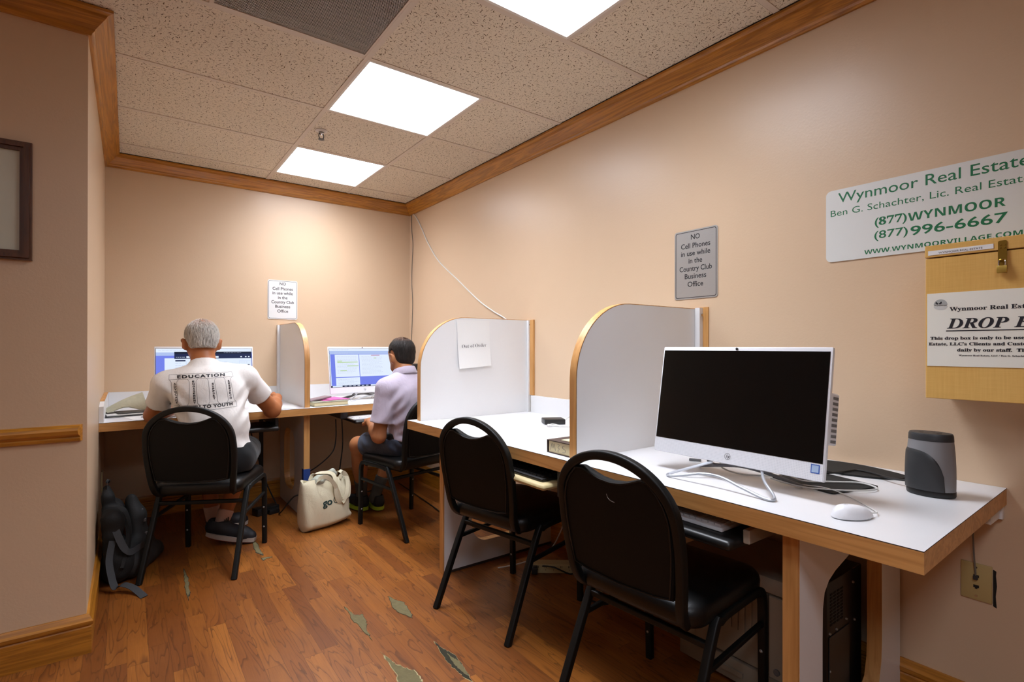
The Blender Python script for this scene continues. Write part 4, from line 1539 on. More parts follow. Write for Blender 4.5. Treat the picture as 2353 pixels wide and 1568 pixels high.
def keyboard(loc, rz, label, mkey, mbase, w=.43, d=.125):
    t = thing('keyboard', label, 'keyboard', loc, rz, 'computer keyboards')
    part('base', MB().box((-w / 2, -d / 2, .0005), (w / 2, d / 2, .012), 0, .003, 2), mbase, t)
    kb = MB()
    nx, ny = 21, 6
    for j in range(ny):
        for i in range(nx):
            if j == 0 and 4 <= i <= 9:
                continue
            x = -w / 2 + .008 + (w - .016) * (i + .5) / nx
            y = -d / 2 + .008 + (d - .016) * (j + .5) / ny
            kb.box((x - .0085, y - .0082, .012), (x + .0085, y + .0082, .018))
    if True:
        kb.box((-w / 2 + .008 + (w - .016) * 4 / nx + .001, -d / 2 + .010, .012), (-w / 2 + .008 + (w - .016) * 10 / nx - .001, -d / 2 + .024, .018))
    part('keys', kb, mkey, t)
    return t


keyboard((1.355, 1.01, .6525), H(-90), 'white keyboard on the pull-out tray below the switched-off computer', M['wht_plastic'], M['wht_plastic'])
keyboard((1.335, 1.72, .6505), H(-90), 'black keyboard on the beige tray below the empty carrel', M['black'], M['black'], .46, .19)
keyboard((1.45, 3.56, .6525), H(2), 'white keyboard on the tray below the document screen', M['wht_plastic'], M['wht_plastic'])

t = thing('adapter_box', 'small flat black box with cables in the empty carrel', 'adapter box', (1.812, 2.085, DZ), H(-28))
part('case', MB().box((-.055, -.046, .001), (.055, .046, .028), 0, .004, 2), M['black'], t)
part('port_row', MB().box((.0540, -.036, .006), (.0560, .036, .022)), M['silver'], t)
cable('cable', [(1.865, 2.055, DZ + .014), (1.900, 2.055, DZ + .035), (1.930, 2.02, DZ + .050), (1.935, 1.95, DZ + .030), (1.90, 1.90, DZ + .008), (1.85, 1.88, DZ + .005), (1.82, 1.78, DZ + .005), (1.86, 1.62, DZ + .005)], .0032, M['cable_w'], 'white cable arching up from the black adapter box')
cable('cable', [(1.90, 2.04, DZ + .015), (1.95, 1.98, DZ + .012), (1.98, 1.88, DZ + .012), (1.97, 1.74, DZ + .006)], .0036, M['cable_b'], 'black cable running from the adapter box towards the divider')
cable('cable', [(1.70, 2.00, DZ + .009), (1.74, 2.01, DZ + .012), (1.76, 1.98, DZ + .006), (1.73, 2.03, DZ + .008), (1.715, 1.985, DZ + .010), (1.79, 1.93, DZ + .005), (1.84, 1.80, DZ + .004), (1.85, 1.66, DZ + .004)], .0034, M['cable_w'],
      'white cable coiled in front of the black adapter box')

t = thing('book', 'thick book with handwritten page edges lying against the divider', 'book', (1.44, 1.405, DZ), 0)
part('page_block', MB().box((-.138, -.0, .004), (.12, .118, .046)), M['cream_pg'], t)
part('cover', MB().box((-.142, -.002, .0465), (.122, .122, .0495)).box((-.142, -.002, .0006), (-.05, .122, .0036)).box((-.142, .122, .0006), (.12, .1255, .0495)), M['book_dark'], t)
part('cover_edge', MB().box((-.108, -.003, .0480), (.122, .082, .0501)).box((-.0495, -.002, .0006), (.122, .122, .0036)), M['cream_pg'], t)
bk = MB()
bf = lambda y, z: (-.1385, y, z)
for st in ([(.108, .012), (.100, .038), (.094, .020), (.088, .038), (.080, .012)], [(.068, .038), (.058, .036), (.066, .026), (.058, .022), (.066, .014), (.062, .010)],
           [(.030, .036), (.040, .034), (.040, .027), (.026, .022), (.028, .013), (.040, .012)]):
    bk.tube([bf(y, z) for y, z in st], .0006, 5, sub=3)
part('handwriting', bk, M['grey'], t)

# printer and black tower under the near end
t = thing('printer', 'grey-beige laser printer standing on the floor under the long desk', 'printer', (1.66, 1.0, 0))
part('body', MB().box((.02, -.195, .02), (.34, .195, .36), 0, .008, 2), M['putty'], t)
part('top_cover', MB().box((0, -.20, .36), (.34, .20, .415), 0, .012, 2), M['putty'], t)
rb = MB().box((.003, -.135, .10), (.022, .13, .355), 0, .003, 1)
for k in range(9):
    y = -.11 + k * .024
    rb.box((-.001, y, .20), (.004, y + .007, .345))
part('front_cover', rb, M['putty_d'], t)
part('side_panel', MB().box((.004, -.197, .03), (.022, -.14, .355), 0, .003, 1), M['putty'], t)
part('paper_tray', MB().box((-.004, -.19, .022), (.022, .19, .095), 0, .004, 2).box((-.012, -.06, .05), (-.003, .06, .066)), M['putty_d'], t)
part('dial', MB().lathe([(.010, .003), (.010, -.002), (.006, -.003)], (0.0, -.168, .12), 16, ax='x'), M['grey'], t)
part('handle_slot', MB().box((.001, -.05, .366), (.0035, .09, .372)), M['dark_gap'], t)

t = thing('computer_tower', 'black computer tower under the long desk, seen through the leg panel cutout', 'computer tower', (1.78, .735, 0))
part('case', MB().box((-.13, -.055, .005), (.12, .055, .46), 0, .004, 2), M['black'], t)
vt = MB()
for j in range(10):
    for i in range(4):
        vt.box((-.11 + i * .024, -.0565, .33 + j * .010), (-.095 + i * .024, -.0550, .335 + j * .010))
part('vent_slot', vt, M['dark_gap'], t)
part('back_plate', MB().box((-.12, -.058, .03), (.02, -.0553, .30), 0, .001, 1), M['dgrey'], t)
sc = MB()
for x, z in ((-.115, .31), (-.07, .31), (.0, .32), (.05, .42), (-.115, .20), (-.115, .09), (.06, .30)):
    sc.lathe([(.004, -.0553), (.003, -.060)], (x, 0, z), 10, ax='y')
part('screw', sc, M['rivet'], t)

t = thing('power_strip', 'ivory power strip lying on the floor under the empty carrel', 'power strip', (1.78, 2.02, 0), H(-38))
part('housing', MB().box((-.15, -.032, .001), (.15, .032, .048), 0, .006, 2), M['beige_pl'], t)
so = MB()
for k in range(5):
    x = -.10 + k * .04
    so.box((x - .003, -.0328, .030), (x - .001, -.0315, .040)).box((x + .004, -.0328, .030), (x + .006, -.0315, .040)).lathe([(.002, -.0328), (.002, -.0315)], (x + .002, 0, .020), 8, ax='y')
part('socket', so, M['dark_gap'], t)
for x in (-.115, .125):
    part('plug', MB().box((x - .016, -.064, .008), (x + .016, -.032, .044), 0, .004, 2), M['black'], t)
rng = random.Random(11)
CB = [('black', [(1.70, 2.07, .03), (1.72, 1.98, .05), (1.80, 1.93, .012), (1.88, 1.98, .03), (1.93, 2.1, .09), (1.97, 2.2, .3), (1.99, 2.22, .66)], .004, 'black cord rising from the power strip to the desk'),
      ('white', [(1.55, 2.22, .006), (1.66, 2.17, .02), (1.80, 2.12, .06), (1.90, 2.13, .14), (1.97, 2.15, .25), (1.99, 2.1, .55)], .0035, 'white cord lying beside the power strip'),
      ('black', [(1.86, 1.92, .02), (1.80, 1.80, .006), (1.70, 1.72, .005), (1.74, 1.60, .02), (1.9, 1.55, .2), (1.98, 1.5, .6)], .0045, 'black cord looping on the floor in front of the power strip'),
      ('ivory', [(1.90, 1.94, .03), (1.86, 1.82, .10), (1.80, 1.74, .06), (1.78, 1.70, .008), (1.84, 1.66, .02), (1.95, 1.7, .3)], .0045, 'ivory cord hanging in a loop behind the nearest chair')]
for c, pts, r, lab in CB:
    cable('cable', pts, r, {'black': M['cable_b'], 'white': M['cable_w'], 'ivory': M['beige_pl']}[c], lab)

# ------------------------------------------------------------------ things on and under the back desk
t = thing('brochure', 'folded newsprint brochure lying on the left end of the back desk', 'brochure', (-.035, 3.86, DZ + .022), H(12))
vs = []
for j in range(7):
    for i in range(9):
        u, v = i / 8, j / 6
        vs.append((-.075 + .20 * u, -.07 + .14 * v, .004 + .035 * math.sin(PI * min(1, u * 1.2)) ** 2 * (1 - v) * .5 + .095 * u * v + .01 * math.sin(3 * u)))
fs = [(j * 9 + i, j * 9 + i + 1, j * 9 + i + 10, j * 9 + i + 9) for j in range(6) for i in range(8)]
vs2 = [(p[0], p[1], max(0, p[2] - .006)) for p in vs]
n0 = len(vs)
bq = MB().add(vs + vs2, fs + [tuple(i + n0 for i in f[::-1]) for f in fs], 0, True)
rim = [i for i in range(9)] + [j * 9 + 8 for j in range(1, 7)] + [6 * 9 + i for i in range(7, -1, -1)] + [j * 9 for j in range(5, 0, -1)]
bq.add([(vs + vs2)[i] for i in rim] + [(vs + vs2)[i + n0] for i in rim], [(k, (k + 1) % len(rim), len(rim) + (k + 1) % len(rim), len(rim) + k) for k in range(len(rim))])
part('pages', bq, M['newsprint'], t)
t = thing('booklet', 'dark booklet under the newsprint brochure', 'booklet', (-.005, 3.80, DZ), H(8))
part('pages', MB().box((-.10, -.08, .0105), (.115, .085, .0165)).box((-.095, -.075, .0005), (.10, .09, .0045)), M['paper'], t)
part('cover', MB().box((-.103, -.082, .0048), (.118, .087, .0103)).box((-.05, -.07, .0168), (.12, .08, .0215)), M['dgrey'], t)
t = thing('paper_sheet', 'loose white sheet under the pens on the back desk', 'paper', (.10, 3.68, DZ), H(14))
part('sheet', MB().box((-.11, -.14, .0004), (.10, .14, .0014)), M['paper'], t)
t = thing('pen', 'dark ballpoint pen lying on the loose sheet', 'pen', (.095, 3.66, DZ + .0065), H(58))
part('barrel', MB().lathe([(.002, -.065), (.0045, -.055), (.0050, .0)], ax='x', n=14), M['silver'], t)
part('cap', MB().lathe([(.0055, .0), (.0058, .055), (.0045, .066)], ax='x', n=14), M['black'], t)
t = thing('pen', 'second pen with a silver tip beside the dark ballpoint', 'pen', (.125, 3.64, DZ + .0060), H(52))
part('barrel', MB().lathe([(.0015, -.070), (.0042, -.058), (.0042, .062), (.003, .066)], ax='x', n=14), M['paper'], t)
part('tip', MB().lathe([(.001, -.078), (.0025, -.068)], ax='x', n=12), M['dgrey'], t)
t = thing('paper_sheet', 'white papers by the right forearm of the man in the white shirt', 'paper', (.76, 3.74, DZ), H(-12))
part('sheet', MB().box((-.11, -.14, .0004), (.10, .14, .0016)).box((-.03, -.15, .0018), (.16, .11, .0026)), M['paper'], t)

t = thing('notebook', 'closed grey-covered notebook at the edge of the back desk', 'notebook', (1.115, 3.74, DZ), H(4))
part('page_block', MB().box((-.115, -.13, .004), (.118, .13, .026)), M['cream_pg'], t)
part('cover', MB().box((-.12, -.134, .0005), (.122, .134, .0038)).box((-.12, -.134, .0262), (.122, .134, .0295)), plain('notebook_cover', '8d8c78', .7, var=.15, vscale=40), t)
t = thing('folder', 'magenta folder sticking out on top of the notebook', 'folder', (1.145, 3.77, DZ + .030), H(14))
part('sheet', MB().box((-.08, -.10, .0003), (.12, .10, .0035)), M['magenta'], t)
t = thing('phone', 'slim greyish device resting tilted on the magenta folder', 'phone', (1.07, 3.735, DZ + .041), H(20))
o = part('case', MB().box((-.085, -.04, -.004), (.085, .04, .006), 0, .003, 2), plain('mauve_grey', '7d6a70', .5), t)
t.rotation_euler = (0, H(-6), H(20))
cable('cable', [(1.36, 4.02, DZ + .004), (1.42, 4.09, DZ + .006), (1.50, 4.12, DZ + .02), (1.58, 4.08, DZ + .03), (1.66, 4.10, DZ + .02), (1.72, 4.04, DZ + .006)], .004, M['cable_b'], 'black cables bunched under the document screen')
cable('cable', [(1.55, 3.97, DZ + .004), (1.60, 4.02, DZ + .02), (1.68, 4.0, DZ + .025), (1.78, 3.98, DZ + .008)], .004, M['cable_w'], 'white cable under the right side of the document screen')
t = thing('speaker', 'black box standing at the right end of the back desk behind the lilac polo', 'speaker', (1.955, 4.02, DZ))
part('case', MB().box((-.07, -.09, .001), (.075, .09, .262), 0, .006, 2), M['black'], t)
for k, (pts, lab) in enumerate(([[(1.19, 3.72, .64), (1.195, 3.73, .5), (1.17, 3.74, .40), (1.08, 3.80, .30), (.99, 3.90, .22), (.99, 4.0, .15)], 'black cord curving down from the back desk to the leg panel'],
                                [[(1.24, 3.74, .64), (1.25, 3.75, .45), (1.24, 3.77, .3), (1.25, 3.85, .1), (1.35, 3.95, .02), (1.6, 4.0, .01)], 'black cord hanging straight down behind the knee'],
                                [[(.72, 4.2, .55), (.80, 4.10, .20), (.86, 3.95, .012), (.84, 3.80, .02), (.9, 3.72, .13), (.94, 3.70, .15)], 'thick black cord on the floor by the leg panel'],
                                [[(1.82, 4.05, .02), (1.80, 3.65, .006), (1.77, 3.35, .006), (1.74, 3.05, .006), (1.80, 2.82, .006), (1.95, 2.74, .05)], 'black cord lying on the floor under the chair of the man in lilac'])):
    cable('cable', pts, .0045, M['cable_b'], lab)
t = thing('power_adapter', 'black power adapters on the floor beside the leg panel', 'power adapter', (.78, 3.92, 0), H(20))
part('case', MB().box((-.09, -.04, .001), (.07, .035, .05), 0, .006, 2).box((-.02, -.07, .001), (.05, -.042, .035), 0, .005, 2), M['black'], t)


# ------------------------------------------------------------------ people
def rotm(ax, ay, az):
    return [list(r) for r in Euler((H(ax), H(ay), H(az))).to_matrix()]


def build_head(F, c, yaw, pitch, s=1.0):
    """skull, jaw, nose, brow, lips and ears around the head centre c; yaw turns left, pitch tips the face down"""
    Rm = Euler((H(-pitch), 0, H(yaw))).to_matrix()
    g = lambda x, y, z: tuple(Vector(c) + Rm @ (Vector((x, y, z)) * s))
    rr = [list(r) for r in Rm]
    F.ell(g(0, -.012, .020), (.077 * s, .098 * s, .084 * s), .012, rr)
    F.ell(g(0, .018, -.032), (.064 * s, .076 * s, .082 * s), .025, rr)
    F.cone(g(-.018, .052, -.096), g(.018, .052, -.096), .026 * s, .026 * s, .022)     # chin
    F.cone(g(-.055, -.0, -.05), g(-.03, .045, -.09), .022 * s, .022 * s, .02)
    F.cone(g(.055, -.0, -.05), g(.03, .045, -.09), .022 * s, .022 * s, .02)
    F.cone(g(0, .088, .012), g(0, .108, -.030), .009 * s, .013 * s, .012)            # nose
    F.cone(g(-.011, .098, -.034), g(.011, .098, -.034), .009 * s, .009 * s, .008)
    F.cone(g(-.034, .078, .022), g(.034, .078, .022), .013 * s, .013 * s, .014)      # brow
    for sx in (-1, 1):
        F.ell(g(sx * .031, .089, .002), (.014 * s, .010 * s, .009 * s), .006, op='sub')
        F.ell(g(sx * .031, .080, .001), (.0125 * s, .0125 * s, .0115 * s), .003)
        # ear: rim with a hollow
        F.ell(g(sx * .088, -.012, -.030), (.012 * s, .022 * s, .036 * s), .008, [list(r) for r in (Rm @ Euler((H(-10), H(sx * 10), H(-sx * 34))).to_matrix())])
        F.ell(g(sx * .098, -.004, -.026), (.006 * s, .011 * s, .019 * s), .004, op='sub')
    F.cone(g(-.018, .092, -.058), g(.018, .092, -.058), .0075 * s, .0075 * s, .006)  # lips
    F.cone(g(-.015, .091, -.068), g(.015, .091, -.068), .008 * s, .008 * s, .006)
    return g, Rm


def build_hand(F, wrist, d, palm_n, side, curl, s=1.0, h=.0):
    """palm, four bent fingers of unequal length, thumb; d = direction of the hand, palm_n = way the palm faces"""
    d = Vector(d).normalized()
    n = Vector(palm_n)
    n = (n - d * d.dot(n)).normalized()
    w = d.cross(n) * side                              # towards the thumb
    W = Vector(wrist)
    g = lambda a, b, c: W + d * (a * s) + w * (b * s) + n * (c * s)
    F.chain([g(0, 0, 0), g(.03, 0, 0)], [.026 * s, .024 * s], .012)
    for b, l in ((-.027, .080), (-.009, .088), (.009, .090), (.027, .086)):
        F.cone(g(.022, b * .75, 0), g(l, b, -.001), .0135 * s, .0115 * s, .010)
    for b, l, base in ((-.029, .052, .082), (-.0098, .066, .090), (.0098, .070, .092), (.029, .062, .087)):
        P = Vector((base, b, -.001))
        ang = 0
        pts = [g(*P)]
        for k, fr in enumerate((.45, .32, .25)):
            ang += curl[k]
            P = P + Vector((math.cos(ang), 0, math.sin(ang))) * (l * fr * 1.15)
            pts.append(g(*P))
        F.chain(pts, [.0096 * s, .0090 * s, .0083 * s, .0072 * s], .004)
    F.chain([g(.020, .022, .006), g(.046, .044, .016), g(.070, .046, .030), g(.086, .034, .036)], [.0135 * s, .0115 * s, .0100 * s, .0085 * s], .006)


def strands(name, parent, root, bv, g, Rm, mat, count, rng, length, zmin, r=.0009):
    """thin tapering locks lying on the head surface, falling away from the crown"""
    mb = MB()
    crown = Vector((0, -.030, .105))
    for _ in range(count):
        a = rng.uniform(0, 2 * PI)
        e = math.acos(rng.uniform(-.15, .97))
        dirv = Vector((math.sin(e) * math.cos(a), math.sin(e) * math.sin(a), math.cos(e)))
        if dirv.y > .55 and dirv.z < .5:
            continue
        p = Vector((0, -.012, .022)) + Vector((dirv.x * .086, dirv.y * .108, dirv.z * .098))
        flow = (p - crown)
        flow -= dirv * flow.dot(dirv)
        if flow.length < 1e-4:
            continue
        flow.normalize()
        flow += Vector((rng.uniform(-.5, .5), rng.uniform(-.5, .5), rng.uniform(-.3, .1)))
        pts = []
        L = length * rng.uniform(.6, 1.2)
        for k in range(5):
            q = p + flow * (L * k / 4)
            w = Vector(g(*q))
            hit = bv.find_nearest(w)
            if hit[0] is None:
                break
            pts.append(hit[0] + hit[1] * (.0010 + .0035 * (k / 4) ** 2 * rng.random()) - Vector(root))
        if len(pts) == 5:
            mb.tube(pts, [r * .9, r, r, r * .8, r * .3], 3, caps=False)
    return part(name, mb, mat, parent)


def shoe(name, parent, root, heel, toe, mats, lift=0.0, wide=.047, collar=None):
    """sole + upper from heel point to toe point (both on the sole's underside)"""
    h, t = Vector(heel), Vector(toe)
    d = (t - h).normalized()
    side = d.cross(Vector((0, 0, 1))).normalized()
    upv = side.cross(d).normalized()
    L = (t - h).length
    g = lambda a, b, c: tuple(h + d * (a * L) + side * b + upv * c)
    lo = np.minimum(np.array(heel), np.array(toe)) - .09
    hi = np.maximum(np.array(heel), np.array(toe)) + .17
    F = Field(lo, hi, .005)
    F.cone(g(.10, 0, .050), g(.30, 0, .056), wide * .70, wide * .78, .02)
    F.cone(g(.30, 0, .050), g(.75, .004, .034), wide * .76, wide * .78, .02)
    F.cone(g(.75, .004, .034), g(.90, .002, .030), wide * .78, wide * .55, .02)
    F.cone(g(.10, 0, .06), g(.13, 0, .092), wide * .72, wide * .66, .015)
    F.cone(g(.28, 0, .07), g(.24, 0, .092), wide * .6, wide * .62, .015)
    F.cut(g(0, 0, .018), -upv)
    F.cut(g(0, 0, .100), upv)
    F.cone(g(.19, 0, .12), g(.19, 0, .085), wide * .60, wide * .50, .006, 'sub')
    up_o, _, _ = implicit(name, F, mats[0], parent, root, 1)
    out = []
    for k in range(28):
        a = 2 * PI * k / 28
        x = .5 - .5 * math.cos(a)
        w = wide * (.80 + .22 * math.sin(PI * min(1, x * 1.15)) ** 1 + (.06 if x > .6 else 0)) * (abs(math.sin(a)) ** .55) * (1 if math.sin(a) > 0 else -1)
        out.append((x, w))
    mb = MB().prism(out, .004, .028, lambda u, v, dd: tuple(Vector(g(u * 1.03 - .015, v, dd)) - Vector(root)), smooth_side=True)
    so = part('sole', mb, mats[1], up_o)
    mb = MB().prism(out, .0, .0045, lambda u, v, dd: tuple(Vector(g(u * .99, v * .92, dd)) - Vector(root)))
    part('outsole', mb, mats[2], so)
    return up_o


# ---- the man in the white printed shirt
R1 = (.40, 3.24, 0)
man = thing('person', 'grey-haired man in a white printed T-shirt sitting with his back turned, forearm on the desk', 'person', R1)
G = dict(pel=(.395, 3.225, .565), abd=(.385, 3.225, .72), che=(.362, 3.27, .885), shL=(.168, 3.315, .952), shR=(.538, 3.315, .978),
         nb=(.340, 3.325, 1.02), nt=(.336, 3.375, 1.135), hd=(.335, 3.405, 1.195),
         elR=(.712, 3.435, .768), wrR=(.780, 3.620, .822), elL=(.112, 3.435, .782), wrL=(.255, 3.635, .800),
         hpL=(.315, 3.23, .545), hpR=(.475, 3.20, .545), knL=(.385, 3.66, .525), knR=(.610, 3.60, .525), anL=(.415, 3.63, .13), anR=(.452, 3.495, .125))
F = Field((.02, 2.98, .05), (.92, 3.92, 1.36), .0065)
F.ell(G['pel'], (.165, .125, .115), .03).ell(G['abd'], (.150, .115, .15), .04).ell(G['che'], (.172, .118, .155), .04)
F.cone(G['shL'], G['shR'], .058, .058, .04)
F.chain([G['nb'], G['nt']], [.066, .058], .03)
F.cone((.340, 3.32, 1.03), G['shL'], .050, .050, .03).cone((.340, 3.32, 1.03), G['shR'], .050, .050, .03)
gh, Rh = build_head(F, G['hd'], 2, 12, 1.0)
F.chain([G['shR'], G['elR'], G['wrR']], [.056, .044, .030], .02)
F.cone(G['elR'], tuple(np.array(G['elR']) * .55 + np.array(G['wrR']) * .45), .043, .044, .02)
F.chain([G['shL'], G['elL'], G['wrL']], [.056, .043, .029], .02)
for a, k, n in (('hpL', 'knL', 'anL'), ('hpR', 'knR', 'anR')):
    F.chain([G[a], G[k], G[n]], [.088, .060, .036], .02)
    m = np.array(G[k]) * .68 + np.array(G[n]) * .32 + np.array([0, -.018, 0])
    F.cone(m, np.array(G[k]) * .5 + np.array(G[n]) * .5, .050, .046, .03)
build_hand(F, G['wrR'], (.16, .98, .06), (-.70, .05, -.71), 1, (.9, 1.2, .9), .98)
build_hand(F, G['wrL'], (.45, .88, -.06), (0, -.05, -1), -1, (.25, .3, .25), .95)
body, BP, BQ = implicit('body', F, M['skin1'], man, R1, 2)

# hair: a cap over the skull, cut along the hairline, ears left free
F = Field((.20, 3.24, 1.02), (.47, 3.56, 1.36), .004)
rr = [list(r) for r in Rh]
F.ell(gh(0, -.014, .021), (.0850, .107, .0915), .012, rr)
F.ell(gh(0, -.052, -.030), (.070, .056, .062), .02, rr)
F.cut(gh(0, .055, .045), Vector(Rh @ Vector((0, .80, -.60))))
F.cut(gh(0, -.04, -.060), Vector(Rh @ Vector((0, .10, -1.0))))
for sx in (-1, 1):
    F.ell(gh(sx * .088, .000, -.018), (.026, .026, .046), .008, rr, 'sub')
    F.ell(gh(sx * .088, .045, -.055), (.040, .050, .05), .008, rr, 'sub')
F.warp(lambda X, Y, Z: .0016 * np.sin(X * 310 + 3 * np.sin(Z * 60)) * np.sin(Y * 240 + Z * 40) + .0010 * np.sin(X * 620 + Z * 55))
hair, HP_, HQ = implicit('hair', F, M['hair_grey'], man, R1, 1)
bv = BVHTree.FromPolygons([Vector(p) for p in HP_], HQ.tolist())
strands('hair_lock', hair, R1, bv, gh, Rh, M['hair_strand'], 760, random.Random(2), .040, 0, .00055)

# T-shirt
F = Field((.02, 2.98, .48), (.80, 3.60, 1.14), .005)
F.ell(G['pel'], (.182, .140, .125), .03).ell(G['abd'], (.166, .131, .165), .04).ell(G['che'], (.186, .131, .168), .045)
F.cone(G['shL'], G['shR'], .065, .066, .05)
F.cone((.340, 3.32, 1.018), G['shL'], .062, .066, .03).cone((.340, 3.32, 1.018), G['shR'], .062, .066, .03)
F.cone(G['nb'], (.338, 3.345, 1.065), .074, .068, .02)
cuffR = np.array(G['shR']) * .42 + np.array(G['elR']) * .58
cuffL = np.array(G['shL']) * .36 + np.array(G['elL']) * .64
F.cone(G['shR'], tuple(np.array(G['shR']) * .15 + np.array(G['elR']) * .85), .068, .066, .022)
F.cone(G['shL'], tuple(np.array(G['shL']) * .12 + np.array(G['elL']) * .88), .066, .062, .022)


def folds1(X, Y, Z):
    t = X - .37
    w = 0.0026 * np.sin((Z + .55 * np.abs(t)) * 75 + 4 * np.sin(X * 11)) * np.exp(-((Z - .60) / .075) ** 2)
    w = w + 0.0072 * np.sin((Z * .9 - t * 1.1) * 70) * np.exp(-(((X - .53) / .07) ** 2 + ((Z - .84) / .10) ** 2))
    w = w + 0.0072 * np.sin((Z * .9 + t * 1.1) * 70) * np.exp(-(((X - .18) / .06) ** 2 + ((Z - .83) / .10) ** 2))
    w = w + 0.0029 * np.sin(Z * 26 + 5 * np.sin(X * 9)) * np.sin(X * 30)
    return w


F.warp(folds1)
dR = (Vector(G['elR']) - Vector(G['shR'])).normalized()
dL = (Vector(G['elL']) - Vector(G['shL'])).normalized()
F.cut(cuffR, dR, lo=(.578, 3.2, .60), hi=(.95, 3.7, .95))
F.cut(cuffL, dL, lo=(.0, 3.2, .60), hi=(.176, 3.7, .90))
F.cone(tuple(cuffR - np.array(dR) * .03), tuple(cuffR + np.array(dR) * .05), .054, .058, .004, 'sub')
F.cone(tuple(cuffL - np.array(dL) * .03), tuple(cuffL + np.array(dL) * .05), .053, .056, .004, 'sub')
F.cut((.338, 3.34, 1.072), (.0, .42, .90), lo=(.2, 3.2, 1.0), hi=(.5, 3.6, 1.2))
F.cut((.39, 3.2, .545), (-.18, .20, -1))
shirt, SP, SQ = implicit('t_shirt', F, M['tshirt'], man, R1, 2)
sbv = BVHTree.FromPolygons([Vector(p) for p in SP], SQ.tolist())
sub = MB()


def on_back(bvh, u, v, y0=2.8, lift=.0012, root=R1):
    hit = bvh.ray_cast(Vector((u, y0, v)), Vector((0, 1, 0)))
    p = hit[0] if hit[0] is not None else Vector((u, 3.15, v))
    return (p.x - root[0], p.y - lift - root[1], p.z - root[2])


def dense(V2, F2, maxlen=.006):
    """subdivide flat lettering so that it can follow the cloth"""
    bm = bmesh.new()
    vs = [bm.verts.new((p[0], p[1], 0)) for p in V2]
    for f in F2:
        try:
            bm.faces.new([vs[i] for i in f])
        except ValueError:
            pass
    for _ in range(3):
        ed = [e for e in bm.edges if e.calc_length() > maxlen]
        if not ed:
            break
        bmesh.ops.subdivide_edges(bm, edges=ed, cuts=1)
        bmesh.ops.triangulate(bm, faces=[f for f in bm.faces if len(f.verts) > 4])
    bm.verts.index_update()
    o = [(v.co.x, v.co.y) for v in bm.verts], [[v.index for v in f.verts] for f in bm.faces]
    bm.free()
    return o


def shirt_text(mb, s, x, z, width, cap, slope=.0, **kw):
    V, Fc = text2d(s, width=width, cap=cap, **kw)
    V, Fc = dense([(p[0] + x, p[1] + z + p[0] * slope) for p in V], Fc)
    mb.add([on_back(sbv, p[0], p[1]) for p in V], Fc)


pr = MB()
SL = .040
shirt_text(pr, 'EDUCATION', .315, .9925, .214, .0150, SL, bold=.05, spacing=1.25)
shirt_text(pr, 'YOUTH TO YOUTH', .332, .8345, .244, .0155, .055, bold=.05, spacing=1.15)
for wrd, x, z0, z1, sl in (('ADVOCACY', .1965, .9660, .8570, .10), ('ENGAGEMENT', .2745, .9775, .8560, .07), ('SUPPORT', .3612, .9640, .8760, .11), ('RESEARCH', .4388, .9760, .8720, .11)):
    st = (z0 - z1) / len(wrd)
    for k, ch in enumerate(wrd):
        zz = z0 - st * (k + .85)
        shirt_text(pr, ch, x + sl * (z0 - zz) * .6, zz, .0098 if ch != 'I' else .003, st * .76, bold=.05)


def line(mb, pts, r=.00065):
    P = []
    for a, b in zip(pts[:-1], pts[1:]):
        n = max(2, int((Vector(b) - Vector(a)).length / .008))
        P += [tuple(Vector(a).lerp(Vector(b), k / n)) for k in range(n)]
    P.append(pts[-1])
    mb.tube([on_back(sbv, p[0], p[1], lift=.0004) for p in P], r, 5)


line(pr, [(.174, 1.0065), (.315, 1.013), (.4600, 1.017), (.4640, .9905), (.452, .9900), (.440, .9935), (.425, .990), (.315, .9865), (.19, .9815), (.1715, .981), (.174, 1.0065)])
for x0, x1, xb0, xb1, zt, zb in ((.182, .205, .186, .214, .981, .846), (.258, .286, .255, .298, .984, .848), (.342, .370, .347, .389, .987, .852), (.421, .448, .434, .468, .990, .858)):
    line(pr, [(x0 - .009, zt), (x0 - .003, zt - .006), (x0, zt - .014), ((x0 + xb0) / 2, (zt + zb) / 2), (xb0, zb + .012), (xb0 - .007, zb)])
    line(pr, [(x1 + .009, zt), (x1 + .003, zt - .006), (x1, zt - .014), ((x1 + xb1) / 2 - .003, (zt + zb) / 2), (xb1 - .006, zb + .012), (xb1 + .004, zb)])
line(pr, [(.196, .8465), (.33, .851), (.4725, .860), (.4760, .8330), (.33, .8235), (.196, .8220)])
part('shirt_print', pr, M['ink'], shirt)

# shorts, socks, shoes
F = Field((.10, 2.98, .40), (.78, 3.80, .72), .006)
F.ell(G['pel'], (.178, .136, .118), .03)
for a, k in (('hpL', 'knL'), ('hpR', 'knR')):
    F.cone(G[a], tuple(np.array(G[a]) * .2 + np.array(G[k]) * .8), .106, .082, .03)
F.cut((0, 0, .625), (0, 0, 1))
F.cut((0, 0, .474), (0, 0, -1), .01)
F.warp(lambda X, Y, Z: .003 * np.sin(Y * 60 + Z * 40) * np.sin(X * 45))
implicit('shorts', F, M['shorts_b'], man, R1, 2)
for an, kn, lab in (('anR', 'knR', None), ('anL', 'knL', None)):
    a, k = np.array(G[an]), np.array(G[kn])
    F = Field(a - .09, a + .14, .004)
    F.cone(a + (a - k) * .05, a + (k - a) * .15, .036, .045, .01)
    F.cut(a + (k - a) * .14, k - a)
    implicit('sock', F, M['sock_w'], man, R1, 1)
so = MB()
a = Vector(G['anR'])
for k in range(3):
    so.box((a.x + .004 + k * .009 - R1[0], a.y - .051 - R1[1], a.z + .008 + 0), (a.x + .010 + k * .009 - R1[0], a.y - .043 - R1[1], a.z + .016 + k * .006))
part('sock_mark', so, M['black'], bpy.data.objects['sock'])
